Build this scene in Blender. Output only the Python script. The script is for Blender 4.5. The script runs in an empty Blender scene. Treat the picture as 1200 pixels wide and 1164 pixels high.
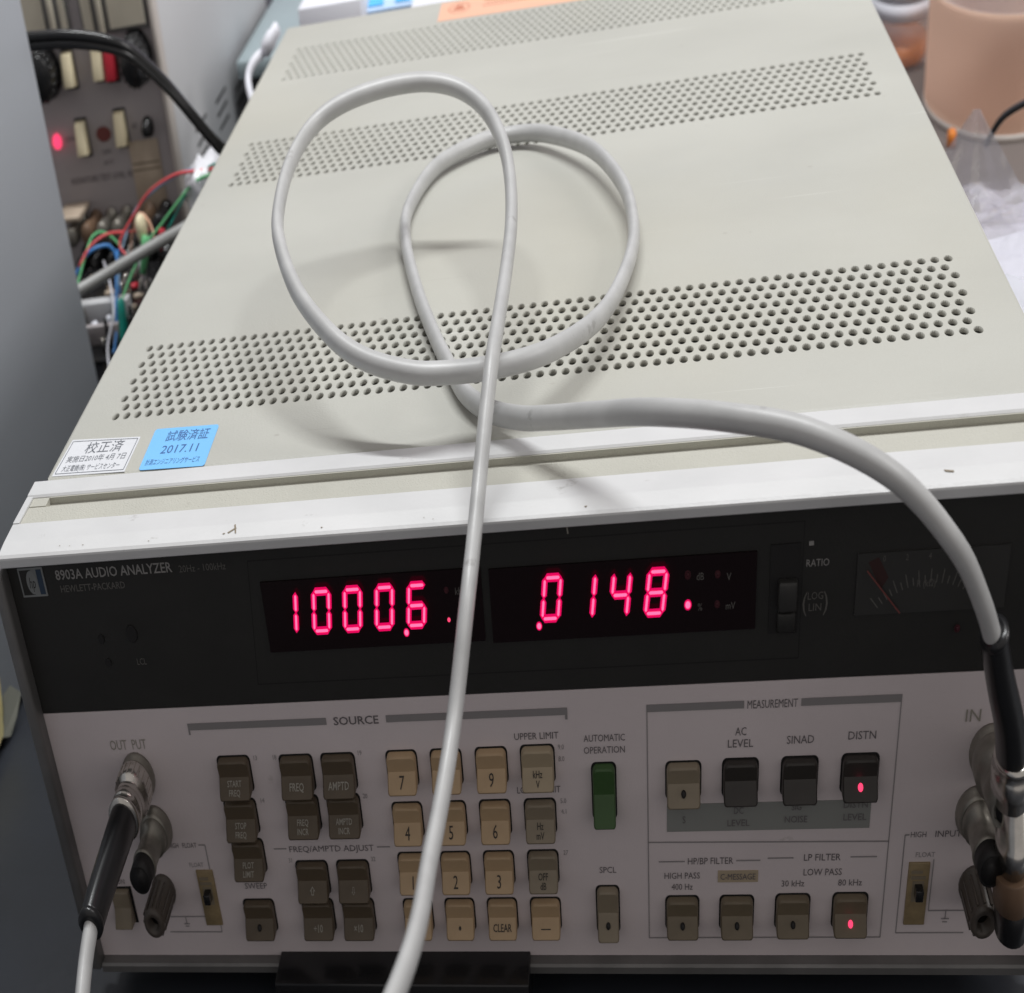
import bpy, bmesh, math, random
from mathutils import Vector, Matrix, Euler
random.seed(7)
C = bpy.context.scene.collection
SC = bpy.context.scene
# All building coordinates are millimetres on the instrument: x to the right along the
# front panel, y into the depth, z up from the panel's lower edge.  K turns them into
# metres with the proportions (depth and height against width) that the photograph shows.
K = Vector((0.001, 0.00218, 0.0018))
def W(p): return Vector((p[0]*K.x, p[1]*K.y, p[2]*K.z))

# ------------------------------------------------------------------ camera
cd = bpy.data.cameras.new('camera'); cam = bpy.data.objects.new('camera', cd); C.objects.link(cam)
cam.location = (0.04465, -0.64268, 0.56453)
cam.rotation_euler = (0.938112, 0.207334, 0.243087)
cd.sensor_fit = 'HORIZONTAL'; cd.sensor_width = 36; cd.lens = 2023.07/1200*36
cd.shift_x = 529.83/1200; cd.shift_y = 412.96/1200
cd.clip_start = 0.02; cd.clip_end = 50
cd.dof.use_dof = True; cd.dof.focus_distance = 0.755; cd.dof.aperture_fstop = 14
SC.camera = cam

# ------------------------------------------------------------------ light
w = bpy.data.worlds.new('World'); SC.world = w; w.use_nodes = True
bg = w.node_tree.nodes['Background']; bg.inputs[0].default_value = (0.86, 0.82, 0.80, 1); bg.inputs[1].default_value = 0.49
def area(name, loc, target, sx, sy, power, col):
    l = bpy.data.lights.new(name, 'AREA'); l.shape = 'RECTANGLE'; l.size = sx; l.size_y = sy; l.energy = power; l.color = col
    o = bpy.data.objects.new(name, l); C.objects.link(o); o.location = loc
    o.rotation_euler = (Vector(target)-Vector(loc)).to_track_quat('-Z', 'Y').to_euler(); return o
area('ceiling_lamp', (0.15, 0.85, 2.20), (0.02, 0.45, 0.25), 1.4, 0.10, 42, (0.97, 0.99, 1.0))
area('ceiling_lamp', (2.30, 0.55, 1.75), (0.0, 0.60, 0.20), 0.9, 0.9, 19, (1.0, 0.98, 0.97))
SC.view_settings.view_transform = 'Standard'; SC.view_settings.look = 'None'
SC.view_settings.exposure = 0; SC.view_settings.gamma = 1
SC.cycles.use_denoising = True
SC.cycles.max_bounces = 8

# ------------------------------------------------------------------ materials
def mat(name, col, rough=.5, metal=0, spec=.5, noise=0, nscale=60, bump=0, bscale=400, emit=None, estr=0, alpha=None, trans=0, ior=1.45, col2=None, coat=0):
    m = bpy.data.materials.new(name); m.use_nodes = True
    nt = m.node_tree; b = nt.nodes['Principled BSDF']
    b.inputs['Base Color'].default_value = (*col, 1); b.inputs['Roughness'].default_value = rough
    b.inputs['Metallic'].default_value = metal; b.inputs['Specular IOR Level'].default_value = spec
    b.inputs['IOR'].default_value = ior; b.inputs['Transmission Weight'].default_value = trans
    b.inputs['Coat Weight'].default_value = coat
    if alpha is not None: b.inputs['Alpha'].default_value = alpha
    if emit: b.inputs['Emission Color'].default_value = (*emit, 1); b.inputs['Emission Strength'].default_value = estr
    tc = nt.nodes.new('ShaderNodeTexCoord')
    if noise:
        n = nt.nodes.new('ShaderNodeTexNoise'); n.inputs['Scale'].default_value = nscale; n.inputs['Detail'].default_value = 6
        nt.links.new(tc.outputs['Object'], n.inputs['Vector'])
        r = nt.nodes.new('ShaderNodeMapRange'); r.inputs[1].default_value = .3; r.inputs[2].default_value = .7
        nt.links.new(n.outputs['Fac'], r.inputs[0])
        mx = nt.nodes.new('ShaderNodeMix'); mx.data_type = 'RGBA'
        c2 = col2 or tuple(c*(1-noise) for c in col)
        mx.inputs[6].default_value = (*col, 1); mx.inputs[7].default_value = (*c2, 1)
        nt.links.new(r.outputs[0], mx.inputs[0]); nt.links.new(mx.outputs[2], b.inputs['Base Color'])
        r2 = nt.nodes.new('ShaderNodeMapRange'); r2.inputs[3].default_value = max(rough-.08, 0); r2.inputs[4].default_value = min(rough+.12, 1)
        nt.links.new(n.outputs['Fac'], r2.inputs[0]); nt.links.new(r2.outputs[0], b.inputs['Roughness'])
    if bump:
        n2 = nt.nodes.new('ShaderNodeTexNoise'); n2.inputs['Scale'].default_value = bscale; n2.inputs['Detail'].default_value = 3
        nt.links.new(tc.outputs['Object'], n2.inputs['Vector'])
        bp = nt.nodes.new('ShaderNodeBump'); bp.inputs['Strength'].default_value = bump; bp.inputs['Distance'].default_value = .001
        nt.links.new(n2.outputs['Fac'], bp.inputs['Height']); nt.links.new(bp.outputs['Normal'], b.inputs['Normal'])
    return m

def cover_mat():
    # textured grey-beige enamel with handling marks and a few scratches
    m = mat('cover_enamel', (.485, .482, .437), .5, noise=.18, nscale=5, bump=.22, bscale=900)
    nt = m.node_tree; b = nt.nodes['Principled BSDF']; tc = [n for n in nt.nodes if n.type == 'TEX_COORD'][0]
    src = b.inputs['Base Color'].links[0].from_socket
    n = nt.nodes.new('ShaderNodeTexNoise'); n.inputs['Scale'].default_value = 26; n.inputs['Detail'].default_value = 9; n.inputs['Roughness'].default_value = .7
    nt.links.new(tc.outputs['Object'], n.inputs['Vector'])
    r = nt.nodes.new('ShaderNodeMapRange'); r.inputs[1].default_value = .58; r.inputs[2].default_value = .80; r.inputs[4].default_value = .35
    nt.links.new(n.outputs['Fac'], r.inputs[0])
    mx = nt.nodes.new('ShaderNodeMix'); mx.data_type = 'RGBA'; mx.inputs[7].default_value = (.43, .41, .36, 1)
    nt.links.new(r.outputs[0], mx.inputs[0]); nt.links.new(src, mx.inputs[6])
    v = nt.nodes.new('ShaderNodeTexVoronoi'); v.inputs['Scale'].default_value = 30
    nt.links.new(tc.outputs['Object'], v.inputs['Vector'])
    r2 = nt.nodes.new('ShaderNodeMapRange'); r2.inputs[1].default_value = .05; r2.inputs[2].default_value = .02; r2.inputs[4].default_value = .5
    nt.links.new(v.outputs['Distance'], r2.inputs[0])
    mx2 = nt.nodes.new('ShaderNodeMix'); mx2.data_type = 'RGBA'; mx2.inputs[7].default_value = (.33, .31, .28, 1)
    nt.links.new(r2.outputs[0], mx2.inputs[0]); nt.links.new(mx.outputs[2], mx2.inputs[6]); last = mx2.outputs[2]
    for ang, sc, thr, col, amt in ((.5, (3.2, 150, 1), .70, (.66, .66, .62, 1), .55), (-.9, (4, 190, 1), .71, (.36, .35, .31, 1), .5), (1.5, (2.5, 120, 1), .72, (.64, .64, .60, 1), .5), (0, (2.2, 1.4, 1), .52, (.47, .44, .345, 1), .45)):
        mp = nt.nodes.new('ShaderNodeMapping'); mp.inputs['Rotation'].default_value = (0, 0, ang); mp.inputs['Scale'].default_value = sc
        nt.links.new(tc.outputs['Object'], mp.inputs[0])
        nn = nt.nodes.new('ShaderNodeTexNoise'); nn.inputs['Scale'].default_value = 1.6; nn.inputs['Detail'].default_value = 3
        nt.links.new(mp.outputs[0], nn.inputs['Vector'])
        rr = nt.nodes.new('ShaderNodeMapRange'); rr.inputs[1].default_value = thr; rr.inputs[2].default_value = thr+(.05 if thr > .6 else .25); rr.inputs[4].default_value = amt
        nt.links.new(nn.outputs['Fac'], rr.inputs[0])
        mm = nt.nodes.new('ShaderNodeMix'); mm.data_type = 'RGBA'; mm.inputs[7].default_value = col
        nt.links.new(rr.outputs[0], mm.inputs[0]); nt.links.new(last, mm.inputs[6]); last = mm.outputs[2]
    nt.links.new(last, b.inputs['Base Color'])
    return m

M = dict(
 cover=cover_mat(), trim=mat('trim_enamel', (.50, .49, .43), .55, noise=.08, nscale=30, bump=.5, bscale=1400),
 silver=mat('silver_paint', (.74, .74, .74), .33, .2, noise=.16, nscale=22, bump=.05, bscale=600),
 alu_dark=mat('weathered_aluminium', (.21, .205, .20), .45, .5, noise=.25, nscale=40),
 inner=mat('zinc_plate', (.27, .265, .23), .5, .2, noise=.35, nscale=25),
 black_panel=mat('black_panel_paint', (.025, .024, .022), .42, noise=.25, nscale=30, bump=.1, bscale=900),
 grey_panel=mat('grey_panel_paint', (.69, .615, .62), .5, noise=.10, nscale=14, bump=.12, bscale=900),
 window=mat('dark_red_filter', (.010, .0045, .0055), .26, spec=.3), hole=mat('dark_recess', (.012, .011, .011), .6),
 cream=mat('cream_keycap', (.47, .33, .195), .42, noise=.12, nscale=90), cream_w=mat('ivory_keycap', (.38, .305, .205), .42, noise=.12, nscale=90),
 tan=mat('greyish_keycap', (.25, .205, .145), .42, noise=.15, nscale=90), brown=mat('brown_keycap', (.105, .078, .050), .42, noise=.2, nscale=90), olive=mat('olive_keycap', (.165, .130, .085), .42, noise=.2, nscale=90), label_tan=mat('tan_label', (.42, .34, .24), .5),
 dark=mat('dark_keycap', (.034, .029, .025), .38, noise=.2, nscale=90), green=mat('green_keycap', (.045, .10, .03), .4, noise=.15, nscale=90),
 print_grey=mat('grey_lettering', (.28, .27, .26), .5), print_dim=mat('faint_lettering', (.12, .114, .105), .5), print_mid=mat('mid_lettering', (.125, .12, .11), .5), print_dark=mat('dark_lettering', (.15, .135, .14), .5),
 print_bar=mat('grey_bar_print', (.25, .235, .235), .5), print_fine=mat('fine_line_print', (.29, .27, .27), .5), print_pale=mat('pale_lettering', (.30, .28, .24), .5),
 ink=mat('key_ink', (.03, .022, .016), .5), strip=mat('grey_green_band', (.245, .25, .235), .5), logo_blue=mat('blue_emblem', (.03, .05, .085), .4), logo_white=mat('emblem_silver', (.22, .23, .23), .4),
 led=mat('lit_led', (.2, .0, .03), .4, emit=(1, .115, .25), estr=1.9), led_halo=mat('led_glow_halo', (.05, .0, .01), .4, emit=(.95, .0, .12), estr=.85),  # second one is a painted glow: dimmer red halo round each lit segment
 led_dim=mat('unlit_led', (.06, .012, .018), .4), led_red=mat('key_led', (.2, 0, .03), .4, emit=(1, .06, .16), estr=1.3),
 nickel=mat('nickel_plate', (.68, .65, .60), .22, 1, noise=.25, nscale=120), nickel_worn=mat('worn_nickel', (.34, .32, .28), .45, .8, noise=.3, nscale=120),
 post=mat('grey_post_plastic', (.075, .062, .052), .4), rubber=mat('black_rubber', (.012, .012, .013), .28), brass=mat('brown_insulator', (.17, .105, .065), .5),
 jacket=mat('grey_white_jacket', (.50, .50, .495), .38, noise=.16, nscale=55, bump=.06, bscale=300), switch_win=mat('yellowed_switch', (.32, .24, .13), .5, noise=.3, nscale=200),
 meter=mat('meter_face', (.036, .035, .033), .3), needle=mat('red_needle', (.17, .045, .04), .5), meter_red=mat('red_meter_zone', (.035, .012, .011), .5),
 sticker_w=mat('white_sticker', (.70, .71, .74), .45, noise=.05, nscale=80), sticker_b=mat('blue_sticker', (.20, .53, .92), .4), sticker_o=mat('orange_sticker', (.80, .46, .32), .5),
 ink_b=mat('navy_ink', (.03, .09, .30), .5), ink_g=mat('grey_ink', (.10, .11, .13), .5), ink_o=mat('red_ink', (.55, .20, .12), .5),
 desk=mat('dark_desk_laminate', (.040, .044, .054), .34, noise=.35, nscale=12, bump=.1, bscale=150), wall=mat('lilac_wall', (.60, .56, .66), .8, noise=.05, nscale=4),
 cabinet=mat('blue_grey_enamel', (.385, .405, .44), .5, noise=.07, nscale=5, bump=.15, bscale=700), cabinet_edge=mat('black_plinth', (.01, .01, .011), .6),
 bench=mat('mauve_grey_panel', (.47, .43, .435), .5, noise=.18, nscale=12), bench_side=mat('pale_grey_enamel', (.62, .62, .63), .55, noise=.06, nscale=6),
 bench_trim=mat('beige_edge', (.55, .50, .46), .5), ivory=mat('ivory_plastic', (.86, .76, .52), .4), ivory_d=mat('dull_meter_face', (.66, .61, .50), .45, noise=.2, nscale=20), maroon=mat('maroon_print', (.20, .055, .05), .5), red=mat('red_plastic', (.52, .02, .04), .35),
 tape=mat('tan_tape', (.54, .44, .34), .5, noise=.15, nscale=40), black=mat('black_plastic', (.014, .014, .015), .2), slot=mat('slot_dark', (.02, .02, .02), .7),
 w_red=mat('red_wire', (.72, .10, .11), .35), w_blue=mat('blue_wire', (.05, .22, .55), .35), w_slate=mat('slate_wire', (.22, .33, .46), .35), w_green=mat('green_wire', (.16, .55, .24), .35),
 teal=mat('teal_rubber', (.01, .24, .19), .3), gcable=mat('grey_cable', (.36, .36, .35), .4), teal_box=mat('grey_teal_enamel', (.36, .43, .45), .5), paper=mat('white_card', (.80, .80, .86), .6), pale_blue=mat('pale_blue_card', (.50, .66, .88), .5), sky_blue=mat('bright_blue_print', (.10, .48, .86), .45),
 peach=mat('peach_plastic', (.95, .70, .54), .42, noise=.05, nscale=9), peach_in=mat('white_lining', (.93, .91, .94), .4), orange=mat('orange_plastic', (.80, .25, .04), .35), jar=mat('clear_plastic', (.80, .79, .83), .15, trans=.5, alpha=.45), ochre=mat('ochre_card', (.40, .28, .14), .6),
 film=mat('clear_bag_film', (.86, .84, .92), .06, trans=.55, alpha=.32, spec=1.0), pouch=mat('white_pouch', (.80, .81, .86), .35, noise=.04, nscale=30), tray=mat('taupe_mat', (.17, .145, .135), .6), scrap=mat('pale_scrap', (.55, .55, .46), .35), yellow=mat('cream_paper', (.95, .82, .42), .6, noise=.1, nscale=40), white_bag=mat('white_bag_plastic', (.84, .84, .88), .3),
)

def specks(m, scale, thr, col, amt):
    # sparse scuffs and grime spots
    nt = m.node_tree; b = nt.nodes['Principled BSDF']; tc = [n for n in nt.nodes if n.type == 'TEX_COORD'][0]
    src = b.inputs['Base Color'].links[0].from_socket
    n = nt.nodes.new('ShaderNodeTexNoise'); n.inputs['Scale'].default_value = scale; n.inputs['Detail'].default_value = 5; n.inputs['Roughness'].default_value = .65
    nt.links.new(tc.outputs['Object'], n.inputs['Vector'])
    r = nt.nodes.new('ShaderNodeMapRange'); r.inputs[1].default_value = thr; r.inputs[2].default_value = thr+.06; r.inputs[4].default_value = amt
    nt.links.new(n.outputs['Fac'], r.inputs[0])
    mx = nt.nodes.new('ShaderNodeMix'); mx.data_type = 'RGBA'; mx.inputs[7].default_value = (*col, 1)
    nt.links.new(r.outputs[0], mx.inputs[0]); nt.links.new(src, mx.inputs[6]); nt.links.new(mx.outputs[2], b.inputs['Base Color'])
specks(M['jacket'], 45, .66, (.26, .255, .245), .6); specks(M['silver'], 60, .66, (.45, .44, .42), .7); specks(M['grey_panel'], 50, .68, (.42, .38, .36), .5)
specks(M['trim'], 70, .66, (.36, .35, .30), .6); specks(M['cover'], 90, .69, (.36, .35, .30), .6); specks(M['cabinet'], 40, .70, (.30, .31, .33), .5)
for k_ in ('cream', 'cream_w', 'tan'): specks(M[k_], 160, .62, (.24, .17, .10), .5)
def translucent(m, f):
    nt = m.node_tree; b = nt.nodes['Principled BSDF']; out = [n for n in nt.nodes if n.type == 'OUTPUT_MATERIAL'][0]
    t = nt.nodes.new('ShaderNodeBsdfTranslucent'); mx = nt.nodes.new('ShaderNodeMixShader'); mx.inputs[0].default_value = f
    t.inputs[0].default_value = b.inputs['Base Color'].default_value
    nt.links.new(b.outputs[0], mx.inputs[1]); nt.links.new(t.outputs[0], mx.inputs[2]); nt.links.new(mx.outputs[0], out.inputs[0])
translucent(M['peach'], .65); translucent(M['peach_in'], .75)
# ------------------------------------------------------------------ mesh helpers
class MB:
    def __init__(s): s.v = []; s.f = []; s.m = []; s.sm = []
    def face(s, pts, mi=0, smooth=False):
        i = len(s.v); s.v += [Vector(p) for p in pts]; s.f.append(list(range(i, i+len(pts)))); s.m.append(mi); s.sm.append(smooth)
    def box(s, a, b, mi=0):
        (x0, y0, z0), (x1, y1, z1) = a, b
        i = len(s.v); s.v += [Vector(p) for p in ((x0,y0,z0),(x1,y0,z0),(x1,y1,z0),(x0,y1,z0),(x0,y0,z1),(x1,y0,z1),(x1,y1,z1),(x0,y1,z1))]
        for q in ((0,3,2,1),(4,5,6,7),(0,1,5,4),(1,2,6,5),(2,3,7,6),(3,0,4,7)): s.f.append([i+k for k in q]); s.m.append(mi); s.sm.append(False)
        return s
    def bbox(s, a, b, bev=.5, seg=2, mi=0):
        bm = bmesh.new(); bmesh.ops.create_cube(bm, size=1)
        for v in bm.verts: v.co = Vector([(a[k]+b[k])/2+v.co[k]*(b[k]-a[k]) for k in range(3)])
        bmesh.ops.bevel(bm, geom=list(bm.edges), offset=bev, segments=seg, affect='EDGES', profile=.5)
        s.addbm(bm, mi, True); return s
    def addbm(s, bm, mi=0, smooth=False):
        i = len(s.v); bm.verts.index_update()
        s.v += [v.co.copy() for v in bm.verts]
        for f in bm.faces: s.f.append([i+v.index for v in f.verts]); s.m.append(mi); s.sm.append(smooth)
        bm.free()
    def prism(s, prof, x0, x1, mi=0, bev=0, dz=0):
        prof = [(p[0], p[1]+dz) for p in prof]
        # profile of (y, z) extruded along x
        bm = bmesh.new(); a = [bm.verts.new((x0, p[0], p[1])) for p in prof]; b = [bm.verts.new((x1, p[0], p[1])) for p in prof]
        n = len(prof)
        bm.faces.new(a); bm.faces.new(b[::-1])
        for k in range(n): bm.faces.new((a[k], b[k], b[(k+1) % n], a[(k+1) % n]))
        bmesh.ops.recalc_face_normals(bm, faces=bm.faces)
        if bev: bmesh.ops.bevel(bm, geom=list(bm.edges), offset=bev, segments=2, affect='EDGES', profile=.5)
        s.addbm(bm, mi, bool(bev)); return s
    def lathe(s, origin, axis, prof, n=24, mi=0, smooth=True, caps=True):
        # prof: (distance along axis, radius)
        ax = Vector(axis).normalized(); t = Vector((1,0,0)) if abs(ax.x) < .8 else Vector((0,1,0))
        u = ax.cross(t).normalized(); v = ax.cross(u); o = Vector(origin); i = len(s.v)
        for d, r in prof:
            for k in range(n):
                a = 2*math.pi*k/n; s.v.append(o+ax*d+(u*math.cos(a)+v*math.sin(a))*r)
        for j in range(len(prof)-1):
            for k in range(n):
                s.f.append([i+j*n+k, i+j*n+(k+1) % n, i+(j+1)*n+(k+1) % n, i+(j+1)*n+k]); s.m.append(mi); s.sm.append(smooth)
        for j in (0, len(prof)-1):
            if caps and prof[j][1] > 1e-6: s.f.append([i+j*n+k for k in range(n)]); s.m.append(mi); s.sm.append(False)
        return s
    def tube(s, pts, r, n=14, mi=0, step=5, caps=True):
        P = spline(pts, step); i = len(s.v); up = None; m = len(P)
        for j, p in enumerate(P):
            t = (P[min(j+1, m-1)]-P[max(j-1, 0)]).normalized()
            if up is None: up = t.cross(Vector((0,0,1)) if abs(t.z) < .9 else Vector((0,1,0))).normalized()
            up = (up-t*up.dot(t)).normalized(); q = t.cross(up)
            rr = r(j/(m-1)) if callable(r) else r
            for k in range(n):
                a = 2*math.pi*k/n; s.v.append(p+(up*math.cos(a)+q*math.sin(a))*rr)
        for j in range(m-1):
            for k in range(n):
                s.f.append([i+j*n+k, i+j*n+(k+1) % n, i+(j+1)*n+(k+1) % n, i+(j+1)*n+k]); s.m.append(mi); s.sm.append(True)
        if caps:
            for j in (0, m-1): s.f.append([i+j*n+k for k in range(n)]); s.m.append(mi); s.sm.append(False)
        return s
    def mesh(s, name, mats, origin=(0,0,0)):
        me = bpy.data.meshes.new(name); o = W(origin)
        me.from_pydata([W(p)-o for p in s.v], [], s.f)
        for m in (mats if isinstance(mats, (list, tuple)) else [mats]): me.materials.append(M[m])
        me.polygons.foreach_set('material_index', s.m); me.polygons.foreach_set('use_smooth', s.sm)
        bm = bmesh.new(); bm.from_mesh(me); bmesh.ops.recalc_face_normals(bm, faces=bm.faces); bm.to_mesh(me); bm.free()
        return me
    def build(s, name, mats, parent=None, origin=(0,0,0), label=None):
        return put(name, s.mesh(name, mats, origin), parent, origin, label)
def put(name, me, parent=None, origin=(0,0,0), label=None):
    o = bpy.data.objects.new(name, me); C.objects.link(o)
    o.location = W(origin)
    if parent:
        o.parent = parent; o.location = W(origin)-ROOT.get(parent.name, Vector())
        ROOT[o.name] = W(origin)
    else: ROOT[o.name] = W(origin)
    if label: o['label'] = label
    return o
ROOT = {}
def thing(name, label, cat, loc, group=None):
    o = bpy.data.objects.new(name, None); C.objects.link(o); o.location = W(loc); o.empty_display_size = .02
    ROOT[o.name] = W(loc); tag(o, label, cat, group); return o
def tag(o, label, cat, group=None):
    o['label'] = label; o['category'] = cat
    if group: o['group'] = group
    return o
def spline(pts, step=5):
    P = [Vector(p) for p in pts]
    if len(P) == 2: return P
    Q = [P[0]*2-P[1]]+P+[P[-1]*2-P[-2]]; out = []
    for i in range(1, len(Q)-2):
        a, b, c, d = Q[i-1:i+3]; n = max(2, int((c-b).length/step))
        for k in range(n):
            t = k/n; out.append(.5*((2*b)+(c-a)*t+(2*a-5*b+4*c-d)*t*t+(3*b-a-3*c+d)*t**3))
    out.append(P[-1]); return out
def text_mesh(body, h, width=None, align='C', shear=0, bold=0):
    """flat lettering as 2-D triangles in mm, cap height h, optional total width"""
    cu = bpy.data.curves.new('lettering', 'FONT'); cu.body = body; cu.resolution_u = 2; cu.shear = shear; cu.offset = bold
    ob = bpy.data.objects.new('lettering', cu); C.objects.link(ob)
    me = ob.evaluated_get(bpy.context.evaluated_depsgraph_get()).to_mesh()
    V = [(v.co.x, v.co.y) for v in me.vertices]; F = [list(p.vertices) for p in me.polygons]
    ob.evaluated_get(bpy.context.evaluated_depsgraph_get()).to_mesh_clear()
    bpy.data.objects.remove(ob); bpy.data.curves.remove(cu)
    x0 = min(v[0] for v in V); x1 = max(v[0] for v in V); s = h/.70
    sx = s if width is None else width/(x1-x0)
    sh = {'C': (x0+x1)/2, 'L': x0, 'R': x1}[align]
    return [((v[0]-sh)*sx, v[1]*s-h/2) for v in V], F
def legend(parent, body, pos, h, m='print_dark', width=None, align='C', ey=(0,0,1), ex=(1,0,0), shear=0, name='legend', bold=0):
    V, F = text_mesh(body, h, width, align, shear, bold); ex = Vector(ex); ey = Vector(ey).normalized(); b = MB(); o = Vector(pos)
    b.v = [o+ex*x+ey*y for x, y in V]; b.f = F; b.m = [0]*len(F); b.sm = [False]*len(F)
    return b.build(name, m, parent, pos)

YP = 1.8                    # the plane of the front panel
# ================================================================== the audio analyzer
A = thing('audio_analyzer', 'beige bench audio analyzer with perforated top and red digits lit on its dark front', 'audio analyzer', (0, 200, -14))
ZC = 132.0
# --- perforated top cover
XL, XR, NP = -188.8, 188.85, 68; PIT = (XR-XL)/NP; RS = 4.82; HR = 1.88
def cover():
    b = MB(); T = 1.3; x0, x1, y0, y1 = -208.5, 208.5, 29.2, 406.0
    bands = [59.0, 219.4, 331.1]
    def rect(a, c, d, e): b.face([(a, d, ZC), (c, d, ZC), (c, e, ZC), (a, e, ZC)])
    ys = y0+1.0
    for yb in bands:
        rect(x0+1.5, x1-1.5, ys, yb-RS/2)
        for j in range(9):
            yc = yb+j*RS; off = 0 if j % 2 == 0 else PIT/2; n = NP+1 if j % 2 == 0 else NP
            a = XL+off-PIT/2; e = XL+off+(n-.5)*PIT
            rect(x0+1.5, a, yc-RS/2, yc+RS/2); rect(e, x1-1.5, yc-RS/2, yc+RS/2)
            for i in range(n):
                cx = XL+off+i*PIT; N = 14; ring = []; outr = []; low = []
                for k in range(N):
                    t = 2*math.pi*(k+.5)/N; c, s_ = math.cos(t), math.sin(t)
                    f = min(PIT/2/abs(c) if abs(c) > 1e-6 else 1e9, RS/2/abs(s_) if abs(s_) > 1e-6 else 1e9)
                    ring.append((cx+c*HR, yc+s_*HR, ZC)); low.append((cx+c*HR, yc+s_*HR, ZC-T)); outr.append((cx+c*f, yc+s_*f, ZC))
                q = len(b.v); b.v += [Vector(p) for p in outr+ring+low]
                corners = {}
                for k in range(N):
                    k2 = (k+1) % N
                    ox1, oy1 = outr[k][0]-cx, outr[k][1]-yc; ox2, oy2 = outr[k2][0]-cx, outr[k2][1]-yc
                    on_x1, on_x2 = abs(abs(ox1)-PIT/2) < 1e-5, abs(abs(ox2)-PIT/2) < 1e-5
                    fc = [q+N+k, q+k]
                    if on_x1 != on_x2:
                        b.v.append(Vector((cx+math.copysign(PIT/2, ox1+ox2), yc+math.copysign(RS/2, oy1+oy2), ZC))); fc.append(len(b.v)-1)
                    fc += [q+k2, q+N+k2]; b.f.append(fc); b.m.append(0); b.sm.append(False)
                    b.f.append([q+N+k, q+N+k2, q+2*N+k2, q+2*N+k]); b.m.append(0); b.sm.append(True)
        ys = yb+8.5*RS
    rect(x0+1.5, x1-1.5, ys, y1-1)
    # folded edges
    for sx, xx in ((-1, x0), (1, x1)):
        pr = [(xx-sx*1.5, ZC), (xx-sx*.5, ZC-.25), (xx, ZC-1.2), (xx, 124)]
        for (xa, za), (xb, zb) in zip(pr, pr[1:]): b.face([(xa, y0+1, za), (xb, y0+1, zb), (xb, y1-1, zb), (xa, y1-1, za)], 0, True)
    pr = [(y1-1, ZC), (y1-.2, ZC-.3), (y1, ZC-1.2), (y1, 122)]
    for (ya, za), (yb_, zb) in zip(pr, pr[1:]): b.face([(x0+.6, ya, za), (x1-.6, ya, za), (x1-.6, yb_, zb), (x0+.6, yb_, zb)])
    pr = [(y0+1, ZC), (y0+.1, ZC-.4), (y0, ZC-1.3)]
    for (ya, za), (yb_, zb) in zip(pr, pr[1:]): b.face([(x0+1, ya, za), (x1-1, ya, za), (x1-1, yb_, zb), (x0+1, yb_, zb)])
    me = b.mesh('top_cover', 'cover', (0, 200, ZC)); return put('top_cover', me, A, (0, 200, ZC))
COV = cover()
MB().box((-204, 34, 112), (204, 402, 113)).build('inner_tray', 'inner', A, (0, 200, 112))
for sx in (-1, 1):
    MB().bbox((min(sx*207.6, sx*205.5), 30, 2), (max(sx*207.6, sx*205.5), 404, 124.5), .5).build('side_panel', 'cover', A, (sx*206, 200, 2))
MB().bbox((-207, 400, 2), (207, 405.4, 125), .5).build('rear_panel', 'cover', A, (0, 400, 2))
MB().box((-207, 20, -2), (207, 404, 0)).build('bottom_panel', 'alu_dark', A, (0, 200, -2))
for x in (-165, 165):
    for y in (45, 370):
        MB().lathe((x, y, -14), (0, 0, 1), [(0, 9), (1, 10), (11.9, 11)], 20).build('foot', 'rubber', A, (x, y, -14))
# --- front frame with its groove and trim strip
fr = MB()
fr.prism([(10.2, 131.7), (3, 131.5), (-2.0, 131.0), (-2.7, 130.5), (-2.8, 130.0), (-2.6, 127.9), (-2.0, 127.4), (1.7, 127.4), (10.2, 127.4)], -213.2, 213.2)
fr.prism([(10.3, 127.4), (10.3, 129.4), (21.9, 129.4), (21.9, 131.6), (22.4, 132.1), (28.6, 132.2), (29.1, 131.9), (29.1, 126), (10.3, 126)], -213.2, 213.2)
for sx in (-1, 1):
    a, b_ = sorted((sx*213.2, sx*210.3)); fr.box((a, 10.25, 129.45), (b_, 21.85, 131.95))
fr.build('front_frame', 'silver', A, (0, 10, 130))
ts = MB().prism([(10.35, 129.5), (10.35, 131.45), (17.7, 131.35), (18.2, 130.9), (18.2, 129.5)], -210.2, 210.2)
for sx in (-1, 1):
    a, b_ = sorted((sx*210.2, sx*202.4)); ts.prism([(18.2, 129.5), (18.2, 131.35), (21.85, 131.4), (21.85, 129.5)], a, b_)
ts.prism([(21.5, 129.5), (21.5, 131.5), (21.85, 131.5), (21.85, 129.5)], -202.4, 202.4); ts.box((-202.4, 18.2, 129.5), (202.4, 21.5, 129.7))
ts.build('trim_strip', 'trim', A, (0, 14, 130))
def chip(P): b = MB(); b.face(P); b.build('paint_chip', 'tan', A, P[0])
chip([(-112, 0, 131.3), (-109, 1.6, 131.45), (-108.4, 1.3, 131.45), (-111.5, -.4, 131.28)])
chip([(-110, 2.6, 131.5), (-108.6, -.6, 131.28), (-108.1, -.4, 131.28), (-109.3, 2.8, 131.52)])
chip([(159, 2.4, 131.5), (162.2, 1.8, 131.5), (162.2, 1.2, 131.48), (159.4, 1.6, 131.5)])
for k in range(9):
    x = random.uniform(-205, 205); y = random.uniform(-1, 0); s_ = random.uniform(.25, .6); z = 131.1+.1*(y+2)+.05
    chip([(x-s_, y, z), (x, y-.4*s_, z), (x+s_*1.3, y+.1, z), (x, y+.4*s_, z)])
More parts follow.
